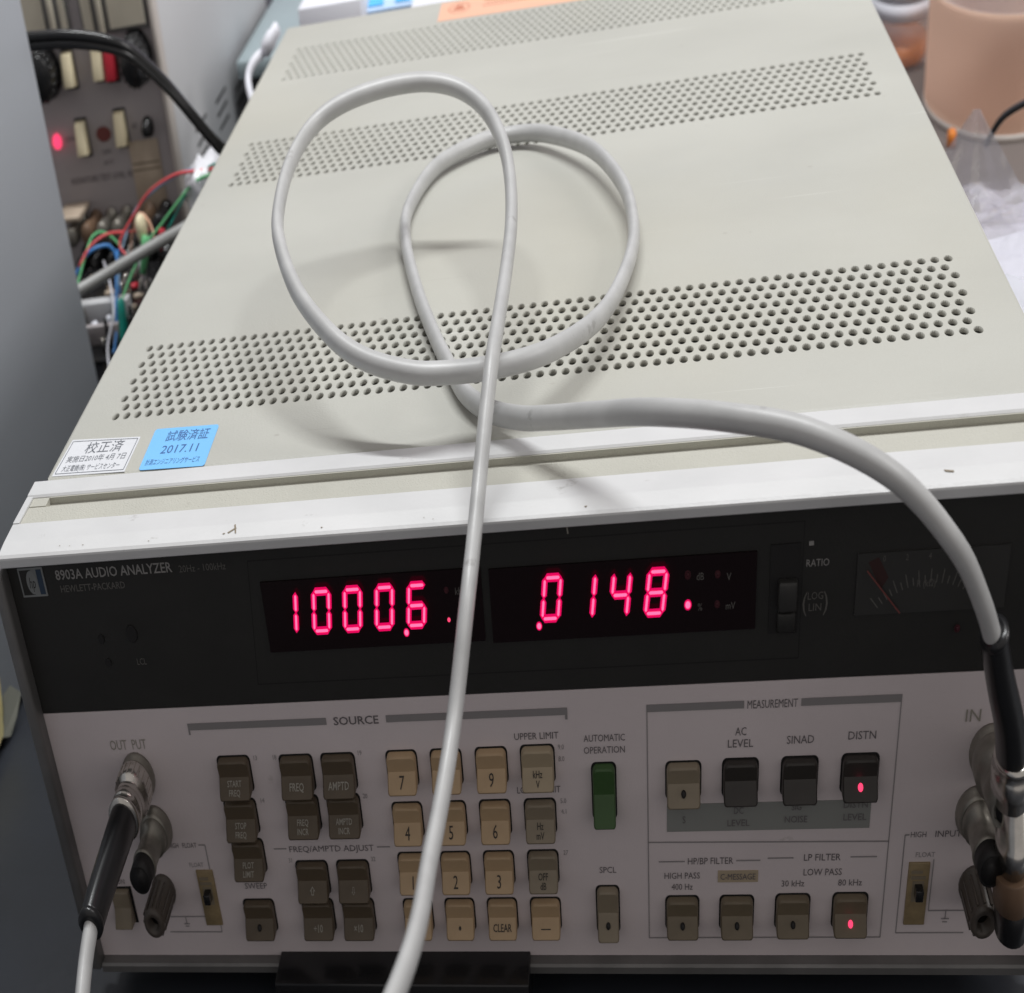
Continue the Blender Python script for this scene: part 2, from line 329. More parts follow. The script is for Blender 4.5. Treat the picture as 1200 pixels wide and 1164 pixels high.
for sx in (-1, 1):
    MB().prism([(-2.2, -3), (-2.2, 125), (-.8, 126.6), (8, 126.6), (8, -3)], min(sx*214.3, sx*219.6), max(sx*214.3, sx*219.6), bev=1.1).build('side_post', 'alu_dark', A, (sx*217, 10, -3))
MB().prism([(-1.0, -1.2), (-1.6, -1.8), (-1.6, -4.0), (-.6, -4.6), (20, -4.6), (20, -1.2)], -214, 214).build('bottom_rail', 'alu_dark', A, (0, 5, -3))
# --- panels
UP = MB().box((-214.2, YP, 82.3), (214.2, YP+2, 127.4)).build('upper_panel', 'black_panel', A, (0, YP, 104))
LP = MB().box((-214.2, YP, -1.1), (214.2, YP+2, 82.1)).build('lower_panel', 'grey_panel', A, (0, YP, 40))
def sheet(parent, name, m, x0, x1, z0, z1, dy=.12, t=.1):
    return MB().box((x0, YP-dy-t, z0), (x1, YP-dy+.1, z1)).build(name, m, parent, ((x0+x1)/2, YP, (z0+z1)/2))
def line(b, x0, z0, x1, z1, wd=.28, dy=.12):
    d = Vector((x1-x0, 0, z1-z0)).normalized(); n = Vector((d.z, 0, -d.x))*wd/2
    p, q = Vector((x0, YP-dy, z0)), Vector((x1, YP-dy, z1)); b.face([p+n, q+n, q-n, p-n])
def leg(parent, body, x, z, h, m='print_dark', width=None, align='C', dy=.14, **k): return legend(parent, body, (x, YP-dy, z), h, m, width, align, **k)
# upper panel print
b = MB(); b.box((-209.3, YP-.25, 116.8), (-197.8, YP, 124.9), 0); b.box((-208.6, YP-.32, 117.4), (-203.4, YP-.05, 124.3), 1); b.box((-200.9, YP-.32, 117.4), (-198.5, YP-.05, 124.3), 2)
lg = b.build('logo_plate', ['logo_white', 'black_panel', 'logo_blue'], UP, (-203.5, YP, 121))
b = MB()
for k in range(24):
    a, c = 2*math.pi*k/24, 2*math.pi*(k+1)/24
    b.face([(-203.6, YP-.36, 120.85), (-203.6+2.5*math.cos(a), YP-.36, 120.85+3.3*math.sin(a)), (-203.6+2.5*math.cos(c), YP-.36, 120.85+3.3*math.sin(c))])
b.build('logo_disc', 'logo_white', UP, (-203.6, YP, 120.85))
legend(UP, 'hp', (-203.6, YP-.4, 120.85), 3.1, 'black_panel', 2.9, shear=.25)
leg(UP, '8903A AUDIO ANALYZER', -192.4, 122.3, 2.7, 'print_grey', 52.8, 'L', bold=.012)
leg(UP, '20Hz - 100kHz', -136.6, 121.6, 1.9, 'print_dim', 20.5, 'L')
leg(UP, 'HEWLETT-PACKARD', -191.4, 118.4, 1.9, 'print_dim', 29.5, 'L', bold=.01)
leg(UP, 'LCL', -161.5, 96.5, 1.9, 'print_dim')
b = MB()
for p, q in zip([(-110.5, 88), (-106.5, 122.3), (112, 122.3), (112, 88)], [(-106.5, 122.3), (112, 122.3), (112, 88), (-110.5, 88)]): line(b, *p, *q, wd=.35, dy=.06)
b.build('outline', 'hole', UP, (0, YP, 105))
for x, z, r in ((-178, 103.5, 1.4), (-177, 96.6, 1.3), (-163.5, 104.5, 2.6)): MB().lathe((x, YP-.05, z), (0, -1, 0), [(0, r), (.3, r*.9)], 16).build('dark_button', 'hole', UP, (x, YP, z))
b = MB(); line(b, 24, 125.4, 24.4, 123.4, .5, .1); b.build('scratch', 'print_pale', UP, (24, YP, 124))
# --- displays
def seg(b, p, q, wd, y, mi):
    d = (q-p).normalized(); n = Vector((-d.y, d.x))*wd/2; e = d*wd*.5
    P = [p, p+e+n, q-e+n, q, q-e-n, p+e-n]
    b.face([(v.x, y, v.y) for v in P], mi)
SEGS = {'0': 'abcdef', '1': 'bc', '4': 'fgbc', '6': 'acdefg', '8': 'abcdefg'}
def digit(parent, ch, x, z, wid=6.0, hei=10.6, sl=.17):
    x -= .35; z += 1.0
    # x, z: lower left of the digit
    def pt(u, v): return Vector((x+u*wid+v*hei*sl, z+v*hei))
    E = {'a': ((0,1),(1,1)), 'b': ((1,1),(1,.5)), 'c': ((1,.5),(1,0)), 'd': ((0,0),(1,0)), 'e': ((0,.5),(0,0)), 'f': ((0,1),(0,.5)), 'g': ((0,.5),(1,.5))}
    b = MB()
    for s_ in SEGS[ch]:
        p, q = pt(*E[s_][0]), pt(*E[s_][1]); d = (q-p).normalized()
        seg(b, p-d*.3, q+d*.3, 2.3, YP-1.35, 1); seg(b, p+d*.45, q-d*.45, .82, YP-1.43, 0)
    b.build('digit', ['led', 'led_halo'], parent, (x+wid/2, YP-.5, z))
def dot(parent, x, z, r=.8, mats=('led', 'led_halo'), name='decimal_point'):
    b = MB(); b.lathe((x, YP-.48, z), (0, -1, 0), [(0, r*1.5), (.03, r*1.45)], 18, 1); b.lathe((x, YP-.52, z), (0, -1, 0), [(0, r), (.25, r*.6)], 18, 0)
    return b.build(name, list(mats), parent, (x, YP-.5, z))
D1 = sheet(A, 'display_window', 'window', -102.4, -10.6, 97.2, 116.6, .05, .4)
D2 = sheet(A, 'display_window', 'window', -7.4, 95.2, 96.5, 116.0, .05, .4)
D1['label'] = 'left dark display window reading 1000.6'; D2['label'] = 'right dark display window reading .0148'
digit(D1, '1', -95.0, 102.2); digit(D1, '0', -81.2, 102.2, 6.4); digit(D1, '0', -68.0, 102.2, 6.4); digit(D1, '0', -54.6, 102.2, 6.4); digit(D1, '6', -41.2, 102.2, 6.4)
dot(D1, -43.0, 100.7)
digit(D2, '0', 13.4, 101.9, 6.2); digit(D2, '1', 27.0, 101.7); digit(D2, '4', 40.2, 101.6, 6.2); digit(D2, '8', 53.8, 101.7, 6.4)
dot(D2, 11.5, 100.4)
dot(D1, -24.9, 103.5, .62, ('led_red', 'led_dim'), 'indicator'); dot(D1, -25.0, 111.4, .62, ('led_dim', 'led_dim'), 'indicator')
dot(D2, 69.7, 103.7, .95, ('led', 'led_halo'), 'indicator'); dot(D2, 69.6, 111.3, .8, ('led_dim', 'led_dim'), 'indicator')
dot(D2, 80.8, 111.0, .7, ('led_dim', 'led_dim'), 'indicator'); dot(D2, 80.8, 103.4, .7, ('led_dim', 'led_dim'), 'indicator')
for d_, t, x, z in ((D1, 'kHz', -19.3, 111.0), (D1, 'Hz', -19.3, 103.2), (D2, 'dB', 74.3, 110.8), (D2, '%', 74.3, 103.0), (D2, 'V', 85.0, 110.3), (D2, 'mV', 85.8, 102.9)):
    legend(d_, t, (x, YP-.5, z), 1.9, 'print_dim')
# --- ratio / log slide switch
S = sheet(A, 'slide_switch', 'hole', 100.2, 111.0, 94.8, 117.2, .05, .2)
MB().bbox((103.2, YP-2.2, 101.2), (110.2, YP+.2, 108.8), .6).build('slider', 'meter', S, (106, YP, 104))
MB().bbox((103.2, YP-1.2, 95.2), (110.2, YP+.2, 100.4), .6).build('slider', 'black_panel', S, (106, YP, 98))
leg(UP, 'RATIO', 117.4, 112.1, 1.8, 'print_grey', 8.2); leg(UP, 'LOG', 117.2, 103.9, 1.9, 'print_dim', 5.6); leg(UP, 'LIN', 117.2, 101.0, 1.9, 'print_dim', 4.6); leg(UP, '(', 113.4, 102.6, 4.6, 'print_dim'); leg(UP, ')', 121.0, 102.6, 4.6, 'print_dim')
b = MB(); b.box((113.9, YP-.2, 116.4), (115.6, YP, 117.4)); b.build('paint_mark', 'print_grey', UP, (115, YP, 117))
# --- panel meter
MT = sheet(A, 'panel_meter', 'meter', 131.6, 184.5, 98.4, 113.6, .05, .3)
b = MB(); cx, cz = 158, 84
for k in range(21):
    t = math.radians(132-k*4.2); r0, r1 = 21.6, 25.0 if k % 2 == 0 else 23.6
    p, q = (cx+r0*1.25*math.cos(t), cz+r0*math.sin(t)), (cx+r1*1.25*math.cos(t), cz+r1*math.sin(t)); line(b, *p, *q, wd=.28, dy=.4)
b.build('scale', 'print_mid', MT, (158, YP, 108))
b = MB(); line(b, 135.0, 109.9, 147.8, 98.9, .42, 1.1); b.build('needle', 'needle', MT, (141, YP, 104))
b = MB(); b.face([(135.5, YP-.37, 111.5), (139, YP-.37, 112.6), (143, YP-.37, 107.5), (140.5, YP-.37, 104.5)]); b.build('red_zone', 'meter_red', MT, (140, YP, 108))
legend(MT, 'R (kΩ)', (156.5, YP-.45, 105.6), 1.7, 'print_dim')
for k, t in enumerate(('0', '2', '4', '6')): legend(MT, t, (141+k*8, YP-.45, 112.2), 1.5, 'print_dim')
dot(UP, 169, 93.8, .7, ('led_dim', 'led_dim'), 'indicator')

# --- lower panel print
for P in ([(-146.4, 77.3), (-146.4, 73.8), (-145.6, 73.8), (-145.6, 75.2), (-82.5, 75.2), (-82.5, 77.3)], [(-56, 77.3), (-56, 75.2), (20.2, 75.2), (20.2, 73.9), (21.2, 73.9), (21.2, 77.3)], [(53.4, 77.1), (53.4, 75), (92, 75), (92, 77.1)], [(114, 77.1), (114, 75), (151.8, 75), (151.8, 77.1)]):
    b = MB(); b.face([(p[0], YP-.13, p[1]) for p in P]); b.build('header_bar', 'print_bar', LP, (P[0][0], YP, 76))
leg(LP, 'SOURCE', -69.3, 76.2, 2.4, 'print_dark', 20, bold=.012); leg(LP, 'MEASUREMENT', 103, 76.0, 2.3, 'print_dark', 19.4)
for pl in ([(53.6, 75), (53.6, 5), (151.6, 5), (151.6, 75)], [(53.6, 36.2), (151.6, 35.2)], [(58, 30), (69, 30)], [(90.5, 30), (100.5, 30)], [(103.5, 30.6), (114, 30.6)], [(137, 30.6), (147.5, 30.6)],
           [(-152.5, 38.2), (-149.3, 38.2), (-149.3, 7.6), (-176, 7.6)], [(-176, 13.2), (-154, 13.2)], [(-166.5, 13.2), (-166.5, 10.6)], [(-168, 10.6), (-165, 10.6)], [(-167.4, 9.7), (-165.6, 9.7)],
           [(159.5, 37), (157.8, 37), (157.8, 6.4), (185, 6.4)], [(182, 37), (186, 37)], [(170, 29.5), (170, 13.5), (186, 13.5)], [(177, 13.5), (177, 10.9)], [(175.4, 10.9), (178.6, 10.9)], [(176, 9.9), (178, 9.9)], [(-116, 36.4), (-110, 36.4)], [(-67, 36.4), (-61, 36.4)]):
    b = MB()
    for p, q in zip(pl, pl[1:]): line(b, *p, *q, wd=.42)
    b.build('outline', 'print_fine', LP, (pl[0][0], YP, pl[0][1]))
sheet(LP, 'shift_band', 'strip', 61.5, 143.5, 39.4, 47.8, .05, .1)
T = [('OUT  PUT', -176.5, 71.6, 3.1, 17.5, 'print_pale'), ('IN', 178.6, 70.6, 3.4, 5.5, 'print_pale'),
 ('FREQ/AMPTD ADJUST', -88.6, 36.2, 2.0, 40, 0), ('SWEEP', -127.9, 23.9, 2.0, 11, 0), ('UPPER LIMIT', 7.8, 69.5, 2.0, 18.6, 0), ('LOWER LIMIT', 7.6, 53.4, 2.0, 18.6, 0),
 ('AUTOMATIC', 36.0, 68.2, 2.0, 17, 0), ('OPERATION', 35.9, 64.7, 2.0, 17, 0), ('SPCL', 36.0, 27.7, 2.0, 7.2, 0),
 ('AC', 91, 68.6, 2.3, 4.4, 0), ('LEVEL', 91, 65.2, 2.3, 10, 0), ('SINAD', 114.4, 65.7, 2.3, 10.5, 0), ('DISTN', 138, 66.3, 2.3, 10.5, 0),
 ('S', 68.6, 43.2, 2.2, None, 0), ('DC', 91, 45.6, 2.0, None, 0), ('LEVEL', 91, 41.9, 2.0, 9, 0), ('SIG', 114.2, 46.3, 2.0, None, 0), ('NOISE', 114.2, 42.6, 2.0, 9, 0), ('DISTN', 137.5, 46.6, 2.0, 9.4, 0), ('LEVEL', 137.5, 42.9, 2.0, 9, 0),
 ('HP/BP FILTER', 79.8, 30.1, 2.1, 19, 0), ('LP FILTER', 125.7, 30.7, 2.1, 14.8, 0), ('HIGH PASS', 67.9, 25.5, 2.0, 15, 0), ('400 Hz', 67.9, 21.9, 2.0, 9, 0), ('LOW PASS', 126.2, 26.1, 2.1, 15.5, 0), ('30 kHz', 114.3, 22.6, 2.0, 9.4, 0), ('80 kHz', 137.6, 22.7, 2.0, 9.6, 0),
 ('FLOAT', -157.0, 38.2, 1.7, 7, 0), ('HIGH', -165.0, 38.2, 1.7, 5, 0), ('INPUT', 174.5, 37.2, 1.9, 10, 0), ('HIGH', 163, 37.1, 1.7, 6, 0), ('ON', -196.0, 26.0, 1.8, 4, 0), ('FLOAT', 166.5, 31.0, 1.5, 7.5, 'print_fine'), ('FLOAT', -155.5, 31.5, 1.5, 7, 'print_fine')]
for body, x, z, h, wd, m in T: leg(LP, body, x, z, h, m or 'print_dark', wd, dy=.32 if 60 < x < 146 and 39 < z < 48 else .14)
for t, x, z in (('13', -117.5, 66), ('14', -117.5, 52.5), ('18', -108.5, 66), ('19', -69.5, 66.4), ('20', -69.5, 53), ('31', -109, 32.5), ('32', -69.5, 32.5), ('9.0', 17.9, 66), ('8.0', 17.9, 62.5), ('5.0', 17.9, 49.8), ('4.1', 17.9, 46.5), ('27', 17.9, 33.5)):
    leg(LP, t, x, z, 1.5, 'print_fine')
sheet(LP, 'label_tape', 'label_tan', 83.0, 99.8, 23.2, 26.9, .05, .1)
leg(LP, 'C-MESSAGE', 91.4, 25.1, 1.9, 'print_dark', 14.6, dy=.3)
# --- keys: each a keycap in a dark opening, the lower half of the cap sloping forward
KEYMESH = {}; KD = 3.0        # how far the lower edge stands out beyond the crease
def key(x, z, colour, lines=(), wd=12.9, ht=10.2, ink='ink', led=None, size=2.2, label=None):
    kk = (colour, wd, ht)
    zc = .3
    if kk not in KEYMESH:
        h = ht/2; b = MB()
        dep = lambda q: YP-2.3+.6*(h-q)/(h-zc) if q >= zc else YP-1.7-KD*(zc-q)/(h+zc)
        def loop_(ins):
            hw, hh, r = wd/2-ins, h-ins, 1.9-ins*.5; P = []
            for sx, sz, a0 in ((1, 1, 0), (-1, 1, 90), (-1, -1, 180), (1, -1, 270)):
                rr = r if sz > 0 else r*.55
                if sx < 0 and sz < 0: P.append((-hw, zc))
                for k in range(5):
                    a = math.radians(a0+k*22.5); P.append((sx*(hw-rr)+rr*math.cos(a), sz*(hh-rr)+rr*math.sin(a)))
            P.append((hw, zc)); return P
        L0, L1, L2 = loop_(0), loop_(.02), loop_(.55); n = len(L0)
        A0 = [Vector((p[0], YP+.4, p[1])) for p in L0]; A1 = [Vector((p[0], dep(p[1])+.5, p[1])) for p in L1]; A2 = [Vector((p[0], dep(p[1]), p[1])) for p in L2]
        b.v = A0+A1+A2
        for l in (0, 1):
            for k in range(n): b.f.append([l*n+k, l*n+(k+1) % n, (l+1)*n+(k+1) % n, (l+1)*n+k]); b.m.append(0); b.sm.append(True)
        up = [k for k in range(n) if L2[k][1] >= zc-1e-6]; lo = [k for k in range(n) if L2[k][1] <= zc+1e-6]
        up = [n-1]+[k for k in up if k != n-1]
        for q in (up, lo): b.f.append([2*n+k for k in q]); b.m.append(0); b.sm.append(False)
        w2, h2 = wd/2+.6, h+.55; P = []
        for sx, sz, a0 in ((1, 1, 0), (-1, 1, 90), (-1, -1, 180), (1, -1, 270)):
            for k in range(5):
                a = math.radians(a0+k*22.5); P.append((sx*(w2-1.9)+1.9*math.cos(a), YP-.07, sz*(h2-1.9)+1.9*math.sin(a)))
        b.face(P, 1)
        KEYMESH[kk] = b.mesh('key', [colour, 'hole'])
    o = put('key', KEYMESH[kk], A, (x, 0, z), label)
    sl = Vector((0, KD*zc*0+KD*(ht/2+zc)/(ht/2+zc), ht/2+zc)).normalized(); base = Vector((x, YP-1.7, z+zc)); n = Vector((0, -sl.z, sl.y))
    L = len(lines)
    for i, t in enumerate(lines):
        d = ht/2*.52+(i-(L-1)/2)*2.3 if L > 1 else min(ht/2*.50, 4.2)
        legend(o, t, base-sl*d+n*.12, size if L == 1 else size*.8, ink, ey=sl, bold=.01 if size < 2.6 else 0)
    if led:
        p = base-sl*min(ht/2*.46, 3.6)+n*.05; b = MB(); b.lathe(p, n, [(-.2, 1.05), (.25, .95), (.5, .5), (.55, 0)], 16)
        b.build('indicator', led, o, p)
    return o
for x, z, t in ((-128, 61.2, ('START', 'FREQ')), (-128.6, 47.6, ('STOP', 'FREQ')), (-128.4, 34.4, ('PLOT', 'LIMIT')), (-99, 60.9, ('FREQ',)), (-79.8, 60.9, ('AMPTD',)), (-99, 48.2, ('FREQ', 'INCR')), (-79.8, 48.2, ('AMPTD', 'INCR')),
                (-99.2, 26.6, ('⇧',)), (-79.6, 26.6, ('⇩',)), (-99.2, 13.6, ('÷10',)), (-79.6, 13.6, ('×10',))):
    key(x, z, 'brown', t, ht=10.6, wd=14.6, ink='print_pale', size=2.0)
key(-128.2, 13.6, 'brown', (), ht=10.6, wd=14.6, led='hole', label='brown sweep key with a dark unlit dot')
for r, (z, row) in enumerate(((61.2, '789'), (45.2, '456'), (29.0, '123'))):
    for c, ch in enumerate(row): key(-51.2+19.6*c, z, 'cream', (ch,), size=3.4, ink='ink')
for x, t, s_ in ((-51.2, '0', 3.4), (-31.6, '•', 3.4), (-12.0, 'CLEAR', 2.0), (7.7, '—', 3.0)): key(x, 13.4, 'cream', (t,), size=s_)
key(7.8, 61.2, 'cream_w', ('kHz', 'V'), ink='ink', wd=13.6, ht=10.6); key(7.7, 45.2, 'tan', ('Hz', 'mV'), ink='ink'); key(7.7, 29.0, 'tan', ('OFF', 'dB'), ink='ink')
key(35.4, 52.4, 'green', (), 9.4, 16.4, label='tall green automatic operation key'); key(35.6, 14.8, 'tan', (), 9.4, 14.8, led='hole', label='tall tan key with a dark dot')
key(68.2, 55.0, 'tan', (), 13.6, 10.4, led='hole'); key(91.2, 55.3, 'dark', (), 13.6, 10.4); key(114.6, 55.3, 'dark', (), 13.6, 10.4)
key(138, 55.6, 'dark', (), 13.6, 10.4, led='led_red', label='black key with a lit red dot')
key(68.0, 13.4, 'olive', (), 13.6, 10.4, led='hole'); key(91.2, 13.4, 'olive', (), 13.6, 10.4, led='hole'); key(114.6, 13.7, 'olive', (), 13.6, 10.4, led='hole')
key(138.2, 13.9, 'olive', (), 13.6, 10.4, led='led_red', label='olive brown key with a lit red dot')
# --- connectors
def jack(x, z, capped):
    b = MB()
    b.lathe((x, YP, z), (0, -1, 0), [(0, 7.7), (.8, 7.7), (1.2, 7.2), (2.4, 7.0), (3.2, 6.3)], 28, 0)
    b.lathe((x, YP-3, z), (0, -1, 0), [(0, 6.2), (.3, 6.0), (2, 6.0), (2.2, 4.85), (9.5, 4.85), (9.7, 5.3), (10.6, 5.3), (10.8, 4.85)], 24, 0)
    b.lathe((x, YP-13.8, z), (0, -1, 0), [(0, 4.85), (4.7, 4.75), (4.7, 4.1)], 24, 1 if capped else 0)
    b.lathe((x, YP-4, z+.0), (1, 0, 0), [(-5.9, .9), (5.9, .9)], 8, 0)
    b.lathe((x, YP-15.55-3, z), (0, -1, 0), [(0, 4.1), (.02, 0)], 20, 1)
    return b.build('bnc_jack', ['nickel_worn', 'hole'], A, (x, YP, z))
for x, z in ((-174.6, 61.4), (-171.5, 44.2), (186.3, 60.6), (183.8, 43.4)): jack(x, z, z < 50)
for x, z in ((-174.6, 22.6), (186.6, 21.6)):
    b = MB(); b.lathe((x, YP, z), (0, -1, 0), [(0, 5.9), (.8, 5.9), (1, 5.3), (11.6, 5.1), (12.4, 4.5), (12.4, 2.7), (9.5, 2.4), (9.5, 0)], 20)
    for k in range(12):
        a = 2*math.pi*k/12; b.box((x+5.25*math.cos(a)-.35, YP-11.2, z+5.25*math.sin(a)-.35), (x+5.25*math.cos(a)+.35, YP-2, z+5.25*math.sin(a)+.35))
    b.lathe((x, YP-9.55, z), (0, -1, 0), [(0, 2.4), (.02, 0)], 14, 1)
    b.build('binding_post', ['post', 'hole'], A, (x, YP, z))
for x, z in ((-152.0, 21.2), (164.8, 20.2)):
    s_ = MB().bbox((x-4.4, YP-.5, z-11), (x+4.0, YP+.3, z+8.5), .3).build('float_switch', 'switch_win', A, (x, YP, z))
    MB().box((x-2.4, YP-.6, z-3.4), (x+2.2, YP-.3, z+3.0)).build('slot', 'tan', s_, (x, YP, z))
    MB().bbox((x-1.5, YP-3.2, z-1.2), (x+1.6, YP-.4, z+2.2), .3).build('slider', 'black', s_, (x, YP, z))
    b = MB(); b.box((x-3.2, YP-.66, z+3.6), (x+2.6, YP-.45, z+4.6)); b.box((x-3.2, YP-.66, z+5.4), (x+1.2, YP-.45, z+6.3)); b.build('legend', 'tan', s_, (x, YP, z+5))
s_ = sheet(A, 'line_switch', 'hole', -202.4, -191.4, 11.2, 24.2, .04, .1)
MB().prism([(YP+.2, 6), (YP-1.6, 5.6), (YP-1.2, 0), (YP-4.0, -5.4), (YP+.2, -6)], -201.6, -192.6, bev=.4, dz=17.6).build('rocker', 'tan', s_, (-197, 0, 17.6))
# --- pull-out information card under the panel
PC = MB().bbox((-121.2, -9.5, -24), (-.4, 30, 0.2), .5).build('pull_out_card', 'black', A, (-60, -5, -12))
b = MB(); b.bbox((-117, -10.1, -22), (-4, -9.4, -3.2), .2); b.build('card_face', 'black_panel', PC, (-60, -9.8, -12))
for t, x, z, wd in (('AUDIO', -112.0, -6.4, 8), ('DIGITAL INFORMATION', -98.0, -9.6, 36), ('CONTROLS & CONNECTIONS', -34, -9.8, 46)):
    legend(PC, t, (x, -10.2, z), 1.9, 'print_dim', wd)
b = MB(); b.face([(-98.5, -10.2, -7.6), (-98, -10.2, -7.6), (-95.8, -10.2, -3.6), (-96.3, -10.2, -3.6)]); b.build('scratch', 'print_dim', PC, (-97, -10.2, -5))
# --- stickers on the cover
def quad_prism(b, P, z, t=.12, mi=0):
    n = len(P); lo = [(p[0], p[1], z) for p in P]; hi = [(p[0], p[1], z+t) for p in P]
    b.face(hi, mi)
    for k in range(n): b.face([lo[k], lo[(k+1) % n], hi[(k+1) % n], hi[k]], mi)
b = MB(); quad_prism(b, [(-206, 30.6), (-170.6, 29.8), (-170.5, 46.7), (-205.2, 48.4)], ZC+.02); st = b.build('calibration_sticker', 'sticker_w', A, (-188, 39, ZC), 'white calibration sticker with grey print')
b = MB()
P = [(-205, 31.6), (-171.6, 30.8), (-171.5, 45.9), (-204.3, 47.4)]
for k in range(4):
    p, q = Vector((*P[k], ZC+.17)), Vector((*P[(k+1) % 4], ZC+.17)); d = (q-p).normalized(); n = Vector((-d.y, d.x, 0))*.16; b.face([p+n, q+n, q-n, p-n])
b.build('border', 'ink_g', st, (-188, 39, ZC))
def top_text(parent, t, x, y, h, m, wd, rot=-.02, bold=0): legend(parent, t, (x, y, ZC+.18), h, m, wd, ey=(-rot, 1, 0), ex=(1, rot, 0), bold=bold)
top_text(st, '校正済', -186.6, 43.0, 4.3, 'ink_g', 18.5); top_text(st, '実施日2010年 4月 7日', -188.2, 37.9, 2.4, 'ink_g', 29); top_text(st, '大正電機(株) サービスセンター', -188.6, 33.5, 2.3, 'ink_g', 28)
b = MB()
rc = []
for cx_, cy_, a0 in ((-134.6, 48.0, 0), (-163.2, 48.6, 90), (-162.8, 31.0, 180), (-134.2, 30.4, 270)):
    for k in range(5):
        a = math.radians(a0+k*22.5); rc.append((cx_+1.2*math.cos(a), cy_+1.2*math.sin(a)))
quad_prism(b, rc, ZC+.02); sb = b.build('test_sticker', 'sticker_b', A, (-149, 40, ZC), 'sky blue test sticker dated 2017.11')
top_text(sb, '試験済証', -146.9, 45.1, 4.0, 'ink_b', 20.5); top_text(sb, '2017.11', -148.2, 38.7, 3.9, 'ink_b', 17.5); top_text(sb, '計測エンジニアリングサービス', -149.2, 32.8, 2.2, 'ink_b', 25.5)
b = MB(); quad_prism(b, [(-82.5, 376.2), (40, 373.2), (40, 400.2), (-83, 402.0)], ZC+.02); so = b.build('caution_label', 'sticker_o', A, (-20, 388, ZC), 'pale orange label with a round emblem')
b = MB(); N = 28
for k in range(N):
    a, c = 2*math.pi*k/N, 2*math.pi*(k+1)/N
    for r0, r1 in ((8.2, 7.2),): b.face([(-68+r0*math.cos(a), 391+r0*.85*math.sin(a), ZC+.18), (-68+r0*math.cos(c), 391+r0*.85*math.sin(c), ZC+.18), (-68+r1*math.cos(c), 391+r1*.85*math.sin(c), ZC+.18), (-68+r1*math.cos(a), 391+r1*.85*math.sin(a), ZC+.18)])
b.face([(-73, 388, ZC+.18), (-63, 388, ZC+.18), (-66, 395, ZC+.18), (-70, 395, ZC+.18)]); b.build('emblem', 'ink_o', so, (-68, 391, ZC))
for y, x0 in ((397, -50), (392.5, -48), (388, -50)):
    b = MB(); quad_prism(b, [(x0, y), (x0+60, y-.6), (x0+60, y+.6), (x0, y+1.2)], ZC+.16, .03); b.build('print_line', 'ink_o', so, (x0+30, y, ZC))

# ================================================================== coaxial cable looping over the cover
R = 2.85
cable = [(-174.9,-44,60.0),(-174.4,-58,53.5),(-165,-95,42),(-140,-150,48),(-95,-188,80),(-50,-172,118),(-21.4,-118.0,118.4),(-19.0,-78.0,109.2),(-15.5,-49.0,112.5),(-10.3,-29.0,130.1),(-9.1,-13.0,134.6),(-8.0,0.0,139.8)]
loop = [(-6.0,14.0,148.0),(-4.2,25.6,154.0),(-3.4,46.6,154.0),(-2.6,74.6,154.0),(-2.2,95.9,156.0),(-3.7,113.5,160.0),(-7.6,126.9,165.0),(-17.3,144.3,169.0),(-30.9,153.4,173.0),(-48.4,155.3,176.0),(-70.1,152.6,177.0),(-91.5,147.2,176.0),(-105.9,139.7,173.0),(-113.5,122.6,169.0),(-113.1,99.5,165.0),(-107.7,83.6,162.0),(-93.9,62.5,158.0),(-74.6,45.1,154.0),(-58.5,37.4,151.0),(-39.8,33.2,149.0),(-25.6,33.0,148.0),(-5.0,36.3,146.5),(15.5,43.9,145.0),(32.7,60.8,142.0),(43.0,81.1,139.0),(51.6,109.8,137.0),(53.5,132.1,137.0),(48.6,155.7,139.0),(32.3,187.0,139.0),(6.7,210.9,137.0),(-13.6,217.5,136.0),(-33.3,214.1,136.0),(-56.4,198.4,135.5),(-66.6,168.2,135.0),(-63.3,142.1,135.0),(-51.6,108.8,135.0),(-39.3,81.5,135.0),(-28.8,61.6,135.0),(-19.6,46.1,135.3),(-7.7,34.8,136.3),(5.5,26.7,138.3)]
STRAND = [(16.4,20.0,141.4),(36.7,9.0,147.1),(55.1,-4.0,153.7),(80.5,-15.0,157.2),(107.1,-22.0,156.2),(133.7,-26.0,147.9),(154.7,-25.0,131.9),(165.6,-22.0,118.0)]
cable += loop + STRAND + [(172.4,-19.5,106.5),(174.5,-19,102)]
CC = thing('coaxial_cable', 'pale grey coaxial cable looped twice on the beige cover, black boots at both ends', 'cable', (0, 60, ZC))
MB().tube(cable, R, 18, step=3).build('jacket', 'jacket', CC, (0, 60, 140))
b = MB().tube([(-174.6,-13,61.3),(-174.7,-24,60.9),(-174.9,-38,60.2),(-175,-46,59.3)], lambda t: 5.9-1.0*t, 20, step=2); b.lathe((-175, -44.5, 59.5), (0, -.99, -.1), [(0, 4.7), (.4, 5.1), (2.0, 5.1), (2.4, 3.4)], 20); b.build('boot', 'rubber', CC, (-174.8, -30, 60))
b = MB().tube([(172.4,-19.2,107.5),(177.0,-18.0,96),(183,-16.3,83),(186.4,-15,72)], lambda t: 4.3+.9*t, 20, step=2); b.lathe((172.4, -19.2, 108.4), (.4, .1, -1), [(0, 3.2), (.4, 4.6), (2.2, 4.6), (2.6, 4.2)], 20); b.build('boot', 'rubber', CC, (180, -17, 90))
b = MB().lathe((-174.6, YP-2.5, 61.4), (0, -1, 0), [(0, 7.3), (.6, 7.6), (5.4, 7.6), (6.0, 6.3), (8.2, 6.2), (8.8, 6.6), (10.8, 6.6), (11.4, 5.6), (12.4, 6.9), (13.4, 6.9), (13.9, 5.6)], 28)
